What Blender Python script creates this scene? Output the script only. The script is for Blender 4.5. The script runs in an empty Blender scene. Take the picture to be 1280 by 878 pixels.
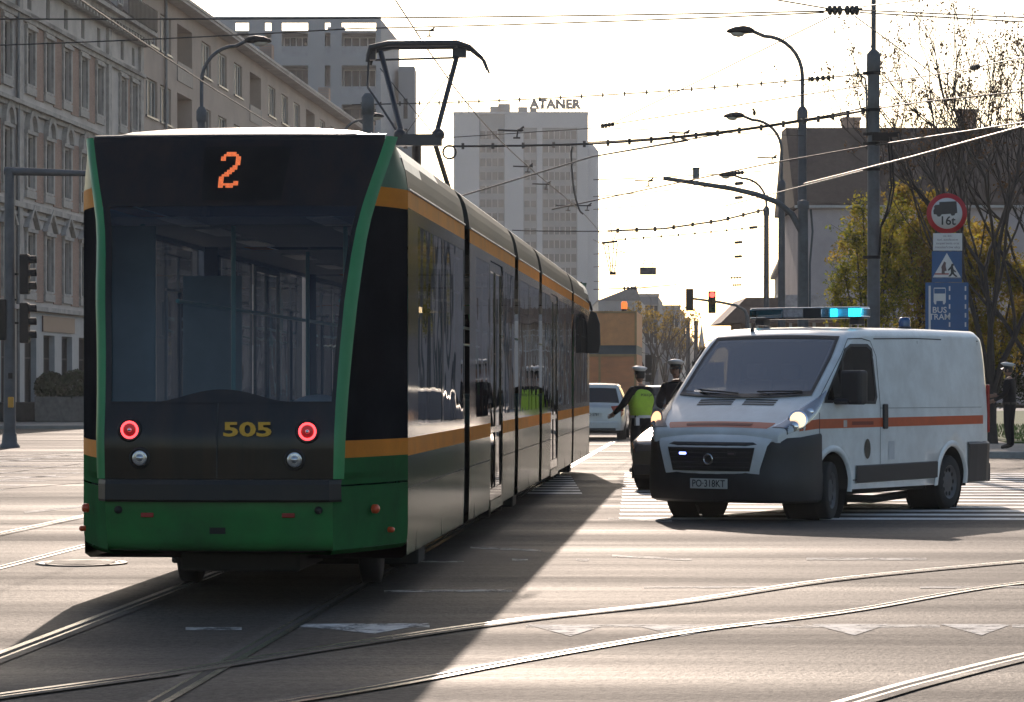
import bpy, bmesh, math, random
from mathutils import Vector, Matrix
from math import sin, cos, pi, radians, sqrt, atan2
R_ = random.Random(7)
SC = bpy.context.scene
COL = SC.collection

# ------------------------------------------------------------------ camera
F, CX, HOR, EYE = 3415.0, 640.0, 479.0, 1.58      # focal length in pixels of the 1280 px wide photograph, horizon row, eye height
cam_d = bpy.data.cameras.new('camera'); cam = bpy.data.objects.new('camera', cam_d); COL.objects.link(cam)
cam_d.sensor_width = 36.0; cam_d.lens = 36.0 * F / 1280.0
cam_d.shift_y = (HOR - 439.0) / 1280.0
cam_d.clip_start = 0.3; cam_d.clip_end = 6000
cam.location = (0, 0, EYE); cam.rotation_euler = (radians(90), 0, 0)
SC.camera = cam

# ------------------------------------------------------------------ sky, sun, exposure
SUN_EL = radians(24.3); SUN_DIR = Vector((-0.039 * cos(SUN_EL), cos(SUN_EL), sin(SUN_EL))).normalized()
world = bpy.data.worlds.new('World'); SC.world = world; world.use_nodes = True
wn = world.node_tree; bg = wn.nodes['Background']
sky = wn.nodes.new('ShaderNodeTexSky'); sky.sky_type = 'NISHITA'; sky.sun_disc = False
sky.sun_elevation = SUN_EL; sky.sun_rotation = radians(-2.2)
sky.air_density = 1.0; sky.dust_density = 1.6; sky.ozone_density = 0.6
wn.links.new(sky.outputs['Color'], bg.inputs['Color']); bg.inputs['Strength'].default_value = 0.138
sun_d = bpy.data.lights.new('sun', 'SUN'); sun = bpy.data.objects.new('sun', sun_d); COL.objects.link(sun)
sun_d.energy = 3.8; sun_d.angle = radians(0.53); sun_d.color = (1.0, 0.83, 0.70)
sun.rotation_euler = SUN_DIR.to_track_quat('Z', 'Y').to_euler()
vs = SC.view_settings
vs.view_transform = 'Standard'; vs.look = 'None'; vs.exposure = 0.25; vs.gamma = 1.0; vs.use_curve_mapping = False
SC.cycles.use_denoising = True
SC.cycles.max_bounces = 8; SC.cycles.transparent_max_bounces = 16; SC.cycles.volume_bounces = 0
SC.cycles.sample_clamp_indirect = 6.0
SC.cycles.caustics_reflective = False; SC.cycles.caustics_refractive = False

# ------------------------------------------------------------------ placing helpers
def P(px, py, d): return Vector(((px - CX) / F * d, d, EYE + (HOR - py) / F * d))
def G(px, py):
    d = EYE * F / (py - HOR); return Vector(((px - CX) / F * d, d, 0.0))
ST = 0.0761                                    # slope of the street axis in plan
STV = Vector((ST, 1, 0)).normalized(); STR = Vector((STV.y, -STV.x, 0))
STA = atan2(STV.y, STV.x)                      # its heading

# ------------------------------------------------------------------ mesh builder
class MB:
    def __init__(s): s.v = []; s.f = []; s.m = []; s.s = []
    def add(s, vs_, fs, mi=0, sm=False):
        b = len(s.v); s.v += [tuple(v) for v in vs_]
        for f in fs: s.f.append(tuple(b + i for i in f)); s.m.append(mi); s.s.append(sm)
    def quad(s, a, b, c, d, mi=0): s.add([a, b, c, d], [(0, 1, 2, 3)], mi)
    def poly(s, pts, mi=0): s.add(pts, [tuple(range(len(pts)))], mi)
    def box(s, lo, hi, mi=0):
        x0, y0, z0 = lo; x1, y1, z1 = hi
        s.add([(x0,y0,z0),(x1,y0,z0),(x1,y1,z0),(x0,y1,z0),(x0,y0,z1),(x1,y0,z1),(x1,y1,z1),(x0,y1,z1)],
              [(0,3,2,1),(4,5,6,7),(0,1,5,4),(1,2,6,5),(2,3,7,6),(3,0,4,7)], mi)
    def boxc(s, c, d, mi=0): s.box((c[0]-d[0]/2,c[1]-d[1]/2,c[2]-d[2]/2),(c[0]+d[0]/2,c[1]+d[1]/2,c[2]+d[2]/2), mi)
    def obox(s, c, ax, ay, az, mi=0):
        c, ax, ay, az = Vector(c), Vector(ax), Vector(ay), Vector(az); v = []
        for k in (-1, 1):
            for i, j in ((-1,-1),(1,-1),(1,1),(-1,1)): v.append(c + ax*i*.5 + ay*j*.5 + az*k*.5)
        s.add(v, [(0,3,2,1),(4,5,6,7),(0,1,5,4),(1,2,6,5),(2,3,7,6),(3,0,4,7)], mi)
    def prism(s, pts, fn, h0, h1, mi=0):
        """polygon pts (a,b) extruded from h0 to h1; fn(a,b,h) -> point"""
        n = len(pts)
        v = [fn(a, b, h0) for a, b in pts] + [fn(a, b, h1) for a, b in pts]
        s.add(v, [tuple(range(n - 1, -1, -1)), tuple(range(n, 2 * n))] + [(i, (i+1) % n, n + (i+1) % n, n + i) for i in range(n)], mi)
    def tube(s, path, r, n=8, mi=0, caps=True, sm=True):
        path = [Vector(p) for p in path]; m = len(path)
        rs = r if isinstance(r, (list, tuple)) else [r] * m
        t0 = (path[1] - path[0]).normalized()
        up = Vector((0, 0, 1)) if abs(t0.z) < .9 else Vector((1, 0, 0))
        nx = t0.cross(up).normalized(); v = []
        for i, p in enumerate(path):
            t = (path[min(i+1, m-1)] - path[max(i-1, 0)]).normalized()
            nx = (nx - t * nx.dot(t)).normalized(); ny = t.cross(nx)
            for k in range(n):
                a = 2 * pi * k / n; v.append(p + (nx * cos(a) + ny * sin(a)) * rs[i])
        f = [(i*n+k, i*n+(k+1) % n, (i+1)*n+(k+1) % n, (i+1)*n+k) for i in range(m-1) for k in range(n)]
        s.add(v, f, mi, sm)
        if caps: s.add(v[:n], [tuple(range(n-1, -1, -1))], mi); s.add(v[-n:], [tuple(range(n))], mi)
    def lathe(s, prof, n=20, o=(0,0,0), ax=(0,0,1), mi=0, sm=True, caps=True):
        ax = Vector(ax).normalized(); t = Vector((1,0,0)) if abs(ax.x) < .9 else Vector((0,1,0))
        e1 = ax.cross(t).normalized(); e2 = ax.cross(e1); o = Vector(o); v = []
        for r, h in prof:
            for k in range(n):
                a = 2*pi*k/n; v.append(o + ax*h + (e1*cos(a) + e2*sin(a))*r)
        m = len(prof)
        s.add(v, [(i*n+k, i*n+(k+1) % n, (i+1)*n+(k+1) % n, (i+1)*n+k) for i in range(m-1) for k in range(n)], mi, sm)
        if caps and prof[0][0] > 1e-6: s.add(v[:n], [tuple(range(n-1, -1, -1))], mi)
        if caps and prof[-1][0] > 1e-6: s.add(v[-n:], [tuple(range(n))], mi)
    def grid(s, rows, mi=0, sm=True, closed=False):
        m, n = len(rows), len(rows[0]); v = [p for r in rows for p in r]
        f = [(i*n+k, i*n+(k+1) % n, (i+1)*n+(k+1) % n, (i+1)*n+k) for i in range(m-1) for k in range(n if closed else n-1)]
        s.add(v, f, mi, sm)
    def ball(s, c, r, n=12, m=8, mi=0):
        c = Vector(c); r = r if isinstance(r, (list, tuple)) else (r, r, r)
        rows = [[c + Vector((r[0]*sin(pi*i/m)*cos(2*pi*k/n), r[1]*sin(pi*i/m)*sin(2*pi*k/n), r[2]*cos(pi*i/m))) for k in range(n)] for i in range(m+1)]
        s.grid(rows, mi, True, True)
    def mesh(s, name, mats, merge=False):
        me = bpy.data.meshes.new(name); me.from_pydata(s.v, [], s.f)
        for m in (mats if isinstance(mats, (list, tuple)) else [mats]): me.materials.append(m)
        me.polygons.foreach_set('material_index', s.m); me.polygons.foreach_set('use_smooth', s.s)
        if merge:
            b = bmesh.new(); b.from_mesh(me); bmesh.ops.remove_doubles(b, verts=b.verts, dist=1e-4)
            bmesh.ops.recalc_face_normals(b, faces=b.faces); b.to_mesh(me); b.free()
        me.update(); return me
    def build(s, name, mats, parent=None, loc=(0,0,0), rz=0, bevel=0, merge=False, sharp=None):
        me = s.mesh(name, mats, merge)
        if sharp: me.set_sharp_from_angle(angle=radians(sharp))
        return link(name, me, parent, loc, rz, bevel)
def link(name, data, parent=None, loc=(0,0,0), rz=0, bevel=0):
    o = bpy.data.objects.new(name, data); COL.objects.link(o)
    o.location = loc; o.rotation_euler = (0, 0, rz)
    if parent: o.parent = parent
    if bevel:
        b = o.modifiers.new('bevel', 'BEVEL'); b.width = bevel; b.segments = 2; b.limit_method = 'ANGLE'; b.angle_limit = radians(40)
    return o
def tag(o, label=None, cat=None, group=None, kind=None):
    if label: o['label'] = label
    if cat: o['category'] = cat
    if group: o['group'] = group
    if kind: o['kind'] = kind
    return o
def thing(name, label, cat, loc=(0,0,0), rz=0, group=None):
    o = link(name, None, None, loc, rz); return tag(o, label, cat, group)
def copy_tree(o, parent=None):
    c = o.copy(); COL.objects.link(c)
    if parent: c.parent = parent
    for ch in [x for x in o.children]: copy_tree(ch, c)
    return c
def evaluated(o):
    dg = bpy.context.evaluated_depsgraph_get(); dg.update()
    return bpy.data.meshes.new_from_object(o.evaluated_get(dg), preserve_all_data_layers=True, depsgraph=dg)
def remove(o):
    d = o.data; bpy.data.objects.remove(o)
def text_mesh(txt, size, mat, extrude=.003, align='CENTER', sx=1.0, offset=0.0, spacing=1.0):
    cu = bpy.data.curves.new('text', 'FONT'); cu.body = txt; cu.size = size; cu.extrude = extrude; cu.align_x = align; cu.align_y = 'CENTER'
    cu.offset = offset; cu.space_character = spacing; cu.resolution_u = 3
    o = bpy.data.objects.new('text', cu); COL.objects.link(o); me = evaluated(o); bpy.data.objects.remove(o)
    me.materials.clear(); me.materials.append(mat)
    for v in me.vertices: v.co.x *= sx
    return me
def text(name, txt, size, mat, parent, loc, rot=(pi/2,0,0), **k):
    o = link(name, text_mesh(txt, size, mat, **k), parent, loc); o.rotation_euler = rot; return o
def boolean(o, cutters):
    for c in cutters:
        m = o.modifiers.new('cut', 'BOOLEAN'); m.operation = 'DIFFERENCE'; m.object = c; m.solver = 'EXACT'; m.material_mode = 'TRANSFER'
    me = evaluated(o); o.modifiers.clear(); old = o.data; o.data = me
    for c in cutters: bpy.data.objects.remove(c)
    return o
def lerp_tab(tab, x):
    if (x - tab[0][0]) * (tab[-1][0] - tab[0][0]) <= 0: return tab[0][1]
    for (a, p), (b, q) in zip(tab, tab[1:]):
        if min(a, b) <= x <= max(a, b): return p + (q - p) * (x - a) / (b - a) if b != a else q
    return tab[-1][1]

# ------------------------------------------------------------------ materials
MATS = {}
def mat(name, col, rough=.6, metal=0., spec=.5, var=.12, scale=4., bump=0., bscale=40., coat=0., emit=None, estr=0., stretch=None, dirt=None, grime=0.):
    if name in MATS: return MATS[name]
    m = bpy.data.materials.new(name); m.use_nodes = True; nt = m.node_tree; b = nt.nodes['Principled BSDF']
    L = nt.links.new; c = tuple(col) + (1,)
    b.inputs['Roughness'].default_value = rough; b.inputs['Metallic'].default_value = metal
    b.inputs['Specular IOR Level'].default_value = spec; b.inputs['Coat Weight'].default_value = coat
    b.inputs['Base Color'].default_value = c
    if var or bump:
        tc = nt.nodes.new('ShaderNodeTexCoord'); mp = nt.nodes.new('ShaderNodeMapping'); L(tc.outputs['Object'], mp.inputs['Vector'])
        if stretch: mp.inputs['Scale'].default_value = stretch
    if var:
        n = nt.nodes.new('ShaderNodeTexNoise'); n.inputs['Scale'].default_value = scale; n.inputs['Detail'].default_value = 6; n.inputs['Roughness'].default_value = .65
        L(mp.outputs[0], n.inputs['Vector'])
        r = nt.nodes.new('ShaderNodeValToRGB'); e = r.color_ramp.elements
        e[0].position = .3; e[1].position = .7
        e[0].color = tuple(x * (1 - var) for x in col) + (1,); e[1].color = tuple(min(1, x * (1 + var)) for x in col) + (1,)
        if dirt: e[0].color = tuple(dirt) + (1,)
        L(n.outputs['Fac'], r.inputs['Fac']); L(r.outputs['Color'], b.inputs['Base Color'])
        rr = nt.nodes.new('ShaderNodeMapRange'); rr.inputs['To Min'].default_value = max(.02, rough * .85); rr.inputs['To Max'].default_value = min(1, rough * 1.15)
        L(n.outputs['Fac'], rr.inputs['Value']); L(rr.outputs[0], b.inputs['Roughness'])
    if bump:
        n2 = nt.nodes.new('ShaderNodeTexNoise'); n2.inputs['Scale'].default_value = bscale; n2.inputs['Detail'].default_value = 3
        L(mp.outputs[0], n2.inputs['Vector'])
        bp = nt.nodes.new('ShaderNodeBump'); bp.inputs['Strength'].default_value = bump; bp.inputs['Distance'].default_value = .02
        L(n2.outputs['Fac'], bp.inputs['Height']); L(bp.outputs[0], b.inputs['Normal'])
    if emit: b.inputs['Emission Color'].default_value = tuple(emit) + (1,); b.inputs['Emission Strength'].default_value = estr
    MATS[name] = m; return m
def glass(name, tint, refl=.5, rough=.02, wave=0.0, wscale=1.2, base=.04):
    """thin pane: tinted see-through mixed with a mirror by view angle"""
    if name in MATS: return MATS[name]
    m = bpy.data.materials.new(name); m.use_nodes = True; nt = m.node_tree; nt.nodes.clear(); L = nt.links.new
    out = nt.nodes.new('ShaderNodeOutputMaterial'); mx = nt.nodes.new('ShaderNodeMixShader')
    tr = nt.nodes.new('ShaderNodeBsdfTransparent'); gl = nt.nodes.new('ShaderNodeBsdfGlossy'); fr = nt.nodes.new('ShaderNodeFresnel')
    tr.inputs['Color'].default_value = tuple(tint) + (1,); gl.inputs['Roughness'].default_value = rough
    gl.inputs['Color'].default_value = (.9, .9, .92, 1); fr.inputs['IOR'].default_value = 1.5
    mr = nt.nodes.new('ShaderNodeMapRange'); mr.inputs['From Min'].default_value = .04; mr.inputs['From Max'].default_value = 1.0
    mr.inputs['To Min'].default_value = base; mr.inputs['To Max'].default_value = min(1, refl * 2)
    L(fr.outputs[0], mr.inputs['Value']); L(mr.outputs[0], mx.inputs['Fac'])
    L(tr.outputs[0], mx.inputs[1]); L(gl.outputs[0], mx.inputs[2]); L(mx.outputs[0], out.inputs['Surface'])
    if wave:
        tc = nt.nodes.new('ShaderNodeTexCoord'); n = nt.nodes.new('ShaderNodeTexNoise'); n.inputs['Scale'].default_value = wscale; n.inputs['Detail'].default_value = 1
        bp = nt.nodes.new('ShaderNodeBump'); bp.inputs['Strength'].default_value = wave; bp.inputs['Distance'].default_value = .1
        L(tc.outputs['Object'], n.inputs['Vector']); L(n.outputs['Fac'], bp.inputs['Height']); L(bp.outputs[0], gl.inputs['Normal']); L(bp.outputs[0], fr.inputs['Normal'])
    MATS[name] = m; return m
def emis(name, col, s):
    return mat(name, tuple(c * .3 for c in col), rough=.4, var=0, emit=col, estr=s)
# ================================================================== GROUND, ROAD, PAVEMENTS, MARKINGS, TRACKS
def asphalt_material(name, col, rough, spec, warm):
    m = bpy.data.materials.new(name); m.use_nodes = True; nt = m.node_tree; b = nt.nodes['Principled BSDF']; L = nt.links.new
    N = nt.nodes.new
    tc = N('ShaderNodeTexCoord')
    def noise(scale, detail, stretch=(1,1,1), rough_=.6):
        mp = N('ShaderNodeMapping'); mp.inputs['Scale'].default_value = stretch; L(tc.outputs['Object'], mp.inputs['Vector'])
        n = N('ShaderNodeTexNoise'); n.inputs['Scale'].default_value = scale; n.inputs['Detail'].default_value = detail; n.inputs['Roughness'].default_value = rough_
        L(mp.outputs[0], n.inputs['Vector']); return n
    big = noise(.5, 5, (.25, 1.0, 1)); band = noise(.35, 4, (.12, 1.6, 1)); fine = noise(70, 3); grit = noise(28, 2)
    r1 = N('ShaderNodeValToRGB'); r1.color_ramp.elements[0].position = .32; r1.color_ramp.elements[1].position = .68
    r1.color_ramp.elements[0].color = tuple(c*.72 for c in col) + (1,); r1.color_ramp.elements[1].color = tuple(c*1.28 for c in col) + (1,)
    L(big.outputs['Fac'], r1.inputs['Fac'])
    r2 = N('ShaderNodeValToRGB'); r2.color_ramp.elements[0].position = .35; r2.color_ramp.elements[1].position = .7
    r2.color_ramp.elements[0].color = (.4,.4,.41,1); r2.color_ramp.elements[1].color = (1.75,1.7,1.62,1)
    L(fine.outputs['Fac'], r2.inputs['Fac'])
    mx = N('ShaderNodeMix'); mx.data_type = 'RGBA'; mx.blend_type = 'MULTIPLY'; mx.inputs['Factor'].default_value = .8
    L(r1.outputs[0], mx.inputs['A']); L(r2.outputs[0], mx.inputs['B'])
    L(mx.outputs['Result'], b.inputs['Base Color'])
    mr = N('ShaderNodeMapRange'); mr.inputs['To Min'].default_value = rough - .12; mr.inputs['To Max'].default_value = rough + .14
    mr.inputs['From Min'].default_value = .3; mr.inputs['From Max'].default_value = .7
    L(band.outputs['Fac'], mr.inputs['Value']); L(mr.outputs[0], b.inputs['Roughness'])
    agg = noise(16, 4, (1,1,1), .75); ms = N('ShaderNodeMapRange'); ms.inputs['From Min'].default_value = .36; ms.inputs['From Max'].default_value = .64
    ms.inputs['To Min'].default_value = spec*.45; ms.inputs['To Max'].default_value = spec*1.55; L(agg.outputs['Fac'], ms.inputs['Value']); L(ms.outputs[0], b.inputs['Specular IOR Level'])
    b.inputs['Specular Tint'].default_value = warm + (1,)
    b1 = N('ShaderNodeBump'); b1.inputs['Strength'].default_value = 1.0; b1.inputs['Distance'].default_value = .085; L(band.outputs['Fac'], b1.inputs['Height'])
    b2 = N('ShaderNodeBump'); b2.inputs['Strength'].default_value = .9; b2.inputs['Distance'].default_value = .012; L(grit.outputs['Fac'], b2.inputs['Height']); L(b1.outputs[0], b2.inputs['Normal'])
    L(b2.outputs[0], b.inputs['Normal']); return m
M_ASPH = asphalt_material('asphalt', (.036,.033,.031), .735, .44, (1,.87,.76))
M_SEAL = asphalt_material('rail_sealing', (.048,.045,.043), .725, .42, (1,.90,.80))
M_PAVE = mat('paving', (.20,.19,.175), .8, var=.25, scale=1.2, bump=.3, bscale=12)
M_KERB = mat('kerb_stone', (.30,.29,.27), .8, var=.2, scale=6, bump=.2)
M_PAINT = mat('road_paint', (.46,.45,.43), .74, spec=.4, var=.35, scale=5, bump=.3, bscale=60)
M_PAINT2 = mat('worn_road_paint', (.36,.35,.33), .72, spec=.4, var=.5, scale=4, bump=.3, bscale=60)
def worn(m, scale, cut, soft=.08):
    nt = m.node_tree; L = nt.links.new; out = [n for n in nt.nodes if n.type == 'OUTPUT_MATERIAL'][0]; b = nt.nodes['Principled BSDF']
    tc = nt.nodes.new('ShaderNodeTexCoord'); n = nt.nodes.new('ShaderNodeTexNoise'); n.inputs['Scale'].default_value = scale; n.inputs['Detail'].default_value = 8; n.inputs['Roughness'].default_value = .75
    L(tc.outputs['Object'], n.inputs['Vector']); mr = nt.nodes.new('ShaderNodeMapRange'); mr.inputs['From Min'].default_value = cut-soft; mr.inputs['From Max'].default_value = cut+soft; L(n.outputs['Fac'], mr.inputs['Value'])
    t = nt.nodes.new('ShaderNodeBsdfTransparent'); mx = nt.nodes.new('ShaderNodeMixShader'); L(mr.outputs[0], mx.inputs['Fac']); L(t.outputs[0], mx.inputs[1]); L(b.outputs[0], mx.inputs[2]); L(mx.outputs[0], out.inputs['Surface'])
M_ZEBRA = mat('zebra_paint', (.66,.64,.61), .62, spec=.5, var=.3, scale=3, bump=.2, bscale=60)
worn(M_ZEBRA, 4.0, .36)
worn(M_PAINT, 3.5, .45); worn(M_PAINT2, 4.5, .47)
M_RAIL = mat('rail_steel', (.62,.60,.57), .26, metal=1, var=.15, scale=8, stretch=(1,1,1))
M_GROOVE = mat('rail_groove', (.012,.011,.010), .9, var=.2)
M_GRASS = mat('grass_soil', (.06,.09,.02), .95, var=.5, scale=3, bump=.6, bscale=25)
M_EARTH = mat('earth', (.09,.08,.065), .95, var=.3, scale=.1)

g = MB(); g.quad((-1500,-60,0),(1500,-60,0),(1500,3500,0),(-1500,3500,0))
tag(g.build('ground', M_EARTH, loc=(0,0,-.02)), kind='structure')
g = MB(); n = 40
rows = [[Vector((-70 + 140*i/n, -25 + 700*j/60, 0)) for i in range(n+1)] for j in range(61)]
g.grid(rows, sm=False); tag(g.build('road', M_ASPH), kind='structure')

# pavements: raised slabs with a kerb edge, along both street fronts
def fac_x(y): return -19.35 + ST * (y - 112)           # left street front in plan
def facr_x(y): return 20.6 + ST * (y - 200)            # right street front
def pavement(name, pts, h, mtop, mside=None):
    b = MB(); n_ = len(pts); c = Vector((sum(p[0] for p in pts)/n_, sum(p[1] for p in pts)/n_, 0))
    b.prism(pts, lambda a, d, z: (a, d, z), -.01, h, 0)
    return tag(b.build(name, [mtop], bevel=.015), kind='structure')
pavement('left_pavement', [(-45,90),(-13.5,94),(fac_x(120)+6.5,120),(fac_x(600)+6.5,600),(fac_x(600)-1,600),(fac_x(92)-1,92),(-45,84)][::1], .12, M_PAVE)
pavement('right_pavement', [(6.8,58),(30,55),(34,62),(34,300),(28,600),(23.5+26,600),(facr_x(90)-6.5+0.4,90),(9.2,72)], .12, M_PAVE)
b = MB()
for (pts) in ([(6.8,58),(30,55)], [(9.2,72),(6.8,58)], [(facr_x(90)-6.1,90),(9.2,72)]):
    (x0,y0),(x1,y1) = pts; d = Vector((x1-x0,y1-y0,0)).normalized(); nrm = Vector((d.y,-d.x,0))
    b.obox(Vector(((x0+x1)/2,(y0+y1)/2,.06))+nrm*.08, d*(Vector((x1-x0,y1-y0,0)).length-.2), nrm*.16, Vector((0,0,.15)))
tag(b.build('kerb', M_KERB, bevel=.015), kind='structure')
b = MB(); b.prism([(12.0,66),(40,64),(40,140),(20,140),(13.2,80)], lambda a,d,z:(a,d,z), .10, .16)
tag(b.build('lawn', M_GRASS), kind='structure')
# blades of grass on the lawn, one uncountable sheet of tufts
b = MB()
for k in range(5200):
    y = 66.2 + 26 * R_.random()**1.5; x = 12.3 + (y-66)*.09 + R_.random() * 8.5
    h = R_.uniform(.05,.14); a = R_.random()*pi; dx, dy = cos(a)*.02, sin(a)*.02; lx, ly = R_.uniform(-.04,.04), R_.uniform(-.04,.04)
    b.add([(x-dx,y-dy,.155),(x+dx,y+dy,.155),(x+lx,y+ly,.155+h)], [(0,1,2)])
tag(b.build('grass', mat('grass_blade', (.09,.16,.02), .7, var=.4, scale=2)), 'short sunlit grass beside the right pavement', 'grass', kind='stuff')

def smooth_path(pts, n=10):
    out = []; p = [pts[0]*2-pts[1]] + pts + [pts[-1]*2-pts[-2]]
    for i in range(1, len(p)-2):
        for k in range(n):
            t = k/n; a,b_,c,d = p[i-1],p[i],p[i+1],p[i+2]
            out.append(.5*((2*b_)+(c-a)*t+(2*a-5*b_+4*c-d)*t*t+(3*b_-a-3*c+d)*t**3))
    out.append(pts[-1]); return out
def strip(mb, path, o0, o1, z, mi):
    rows = []
    for i, p in enumerate(path):
        t = (path[min(i+1,len(path)-1)] - path[max(i-1,0)]).normalized(); nn = Vector((t.y,-t.x,0))
        rows.append([p + nn*o0 + Vector((0,0,z)), p + nn*o1 + Vector((0,0,z))])
    mb.grid([[r[0] for r in rows],[r[1] for r in rows]], mi, False)
# ---- painted markings, sheets a few millimetres above the asphalt
MK = MB()
ZM = .004
def gp(px, py): p = G(px, py); return (p.x, p.y, ZM)
def px_poly(pts, mb=MK, mi=0): mb.poly([gp(*p) for p in pts][::-1], mi)
for tri in ([(350,781),(469,793),(537,780)], [(657,781),(713,796),(752,784)], [(800,784),(852,796),(912,784)], [(1014,781),(1068,795),(1111,781)], [(1175,781),(1227,795),(1265,781)], [(1330,781),(1388,795),(1440,781)]):
    px_poly(tri)
b2 = MB()
for x0, x1 in ((537,350),(752,657),(800,752),(912,800),(1014,940),(1111,1014),(1175,1111),(1330,1265)):
    a, c = min(x0,x1), max(x0,x1); px_poly([(a,785.2),(c,785.2),(c,781.4),(a,781.4)], b2)
tag(MK.build('yield_triangle_marking', M_PAINT), kind='structure')
tag(b2.build('stop_line_marking', M_PAINT2, loc=(0,0,-.001)), kind='structure')
b2 = MB()
for x0,y0,x1,y1,w in ((232,785,302,785,3.4),(480,738.5,640,737.5,2.6),(588,684,676,688,2.0),(500,702,580,702,1.6),(640,699,660,699,2.4),(720,699.5,736,699.5,2.4),
                      (805,734,960,733,2.4),(1008,698,1158,698,2.6),(1150,733.5,1290,733,2.6),(765,694,865,699,2.6),(30,640,104,632,2.4),(-20,601,70,594,1.6),(0,577,90,568,1.6),(760,648,840,651,2.2)):
    px_poly([(x0,y0+w),(x1,y1+w),(x1,y1),(x0,y0)], b2)
tag(b2.build('dashed_line_marking', M_PAINT2), kind='structure')
# zebra crossing under the van: bars laid along the kerb line
b2 = MB(); y = 31.6
while y < 48:
    xl = 1.25 + (y-31.6)*.045; b2.quad((xl,y,ZM),(12.5,y-.35,ZM),(12.5,y+.12,ZM),(xl,y+.47,ZM)); y += 1.0
y = 39.0
while y < 47:
    b2.quad((-3.0,y,ZM),(1.0,y-.1,ZM),(1.0,y+.35,ZM),(-3.0,y+.45,ZM)); y += 1.0
tag(b2.build('zebra_crossing_marking', M_ZEBRA), kind='structure')
b2 = MB(); y = 40.0
while y < 62:
    b2.quad((-26,y+.6,ZM),(-7.5,y,ZM),(-7.5,y+.5,ZM),(-26,y+1.1,ZM)); y += 1.9
tag(b2.build('crossing_stripe_marking', M_PAINT2), kind='structure')
# bitumen seams and repair patches in the surface
M_TAR = mat('bitumen_seam', (.018,.017,.017), .95, spec=.1, var=.3, scale=9)
rr = random.Random(3)
def seam_strip(a, c, w=.035, n=14, wob=.10):
    A, B = G(*a), G(*c); pts = [A.lerp(B,k/n)+Vector((rr.uniform(-wob,wob),rr.uniform(-wob,wob),0)) for k in range(n+1)]; b = MB(); strip(b, pts, -w/2, w/2, .0025, 0); return b
for a,c,w in (((0,571,),(102,566),.10),((-30,596),(100,580),.07),((0,612),(104,604),.06)):
    tag(seam_strip(a,c,w,wob=.03).build('bitumen_seam', M_TAR), kind='structure')
# manhole
mh = thing('manhole_cover', 'round iron manhole cover in the asphalt left of the tram', 'manhole cover', G(102,705))
b = MB(); b.lathe([(.40,0),(.40,.012),(.33,.012),(.33,.005),(0.0001,.005)], 28); b.build('rim', mat('cast_iron', (.06,.055,.05), .5, metal=.7), mh)
b = MB(); b.lathe([(.325,.004),(.325,.011),(.0001,.011)], 28)
for i in range(-3,4): b.box((-.28,i*.08-.012,.011),(.28,i*.08+.012,.016))
b.build('lid', MATS['cast_iron'], mh)

# ---- grooved tram rails, each a bright running strip, a dark groove and a guard strip
def rail(path, side, parent, seal=True, lift=0):
    mb = MB(); s = side
    strip(mb, path, -.035*s, .012*s, .0065+lift, 0); strip(mb, path, .012*s, .060*s, .0058+lift, 1); strip(mb, path, .060*s, .082*s, .0065+lift, 0)
    if seal: strip(mb, path, .082*s, .15*s, .006+lift, 2)
    return mb.build('rail', [M_RAIL, M_GROOVE, M_SEAL], parent)
def offset(path, d):
    out = []
    for i, p in enumerate(path):
        t = (path[min(i+1,len(path)-1)] - path[max(i-1,0)]).normalized(); out.append(p + Vector((t.y,-t.x,0))*d)
    return out
TRA = Vector((-1.955, 20.01, 0)); TT = .0747                     # tram axis: point and slope
TF = Vector((TT,1,0)).normalized(); TR = Vector((TF.y,-TF.x,0))
def straight_track(lateral, y0=-8, y1=420):
    tr_ = link('tram_track', None); tag(tr_, kind='structure')
    for sd in (-1, 1):
        p0 = TRA + TR*(lateral + sd*.7175); path = [p0 + TF*(y0-20+(y1-y0)*k/40) for k in range(41)]
        rail(path, -sd, tr_)
straight_track(0.0); straight_track(-3.35)
c1 = smooth_path([G(-140,890)]+[G(*q) for q in ((0,870),(206,842),(400,811),(635,777),(840,754),(1040,725),(1280,702),(1640,672))])
tr_ = link('tram_track', None); tag(tr_, kind='structure'); rail(c1, 1, tr_, lift=.004); rail(offset(c1, 1.435), -1, tr_, lift=.004)
c3 = offset(c1, 3.75)
tr_ = link('tram_track', None); tag(tr_, kind='structure'); rail(c3, 1, tr_, lift=.004); rail(offset(c3, 1.435), -1, tr_, lift=.004)
# ================================================================== THE TRAM
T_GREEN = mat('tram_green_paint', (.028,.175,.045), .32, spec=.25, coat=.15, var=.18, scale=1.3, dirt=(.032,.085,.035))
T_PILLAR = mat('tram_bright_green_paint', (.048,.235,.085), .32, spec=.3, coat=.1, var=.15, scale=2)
T_BLACK = mat('tram_black_panel', (.007,.0065,.0065), .2, spec=.3, var=.5, scale=1.2, stretch=(4,4,.3), dirt=(.028,.017,.012))  # brown streaks: dirt on the lower panel, painted reddish reflections on the upper one
T_BAND = mat('tram_window_band', (.012,.012,.014), .07, spec=.5, var=.3, scale=2, bump=.05, bscale=1.6)
T_ORANGE = mat('tram_orange_stripe', (.58,.20,.028), .5, spec=.02, coat=0, var=.15, scale=3)
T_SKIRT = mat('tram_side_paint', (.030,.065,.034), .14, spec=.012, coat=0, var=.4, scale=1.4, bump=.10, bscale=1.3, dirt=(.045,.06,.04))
T_FAIR = mat('tram_roof_fairing', (.055,.055,.050), .5, spec=.06, var=.22, scale=1.5, dirt=(.045,.042,.038))
T_ROOF = mat('tram_roof', (.60,.59,.56), .38, var=.2, scale=1.2, dirt=(.42,.40,.37))
T_RUBBER = mat('rubber', (.012,.012,.012), .6, var=.2)
T_GREY = mat('interior_grey', (.30,.33,.35), .6, var=.1)
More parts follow.
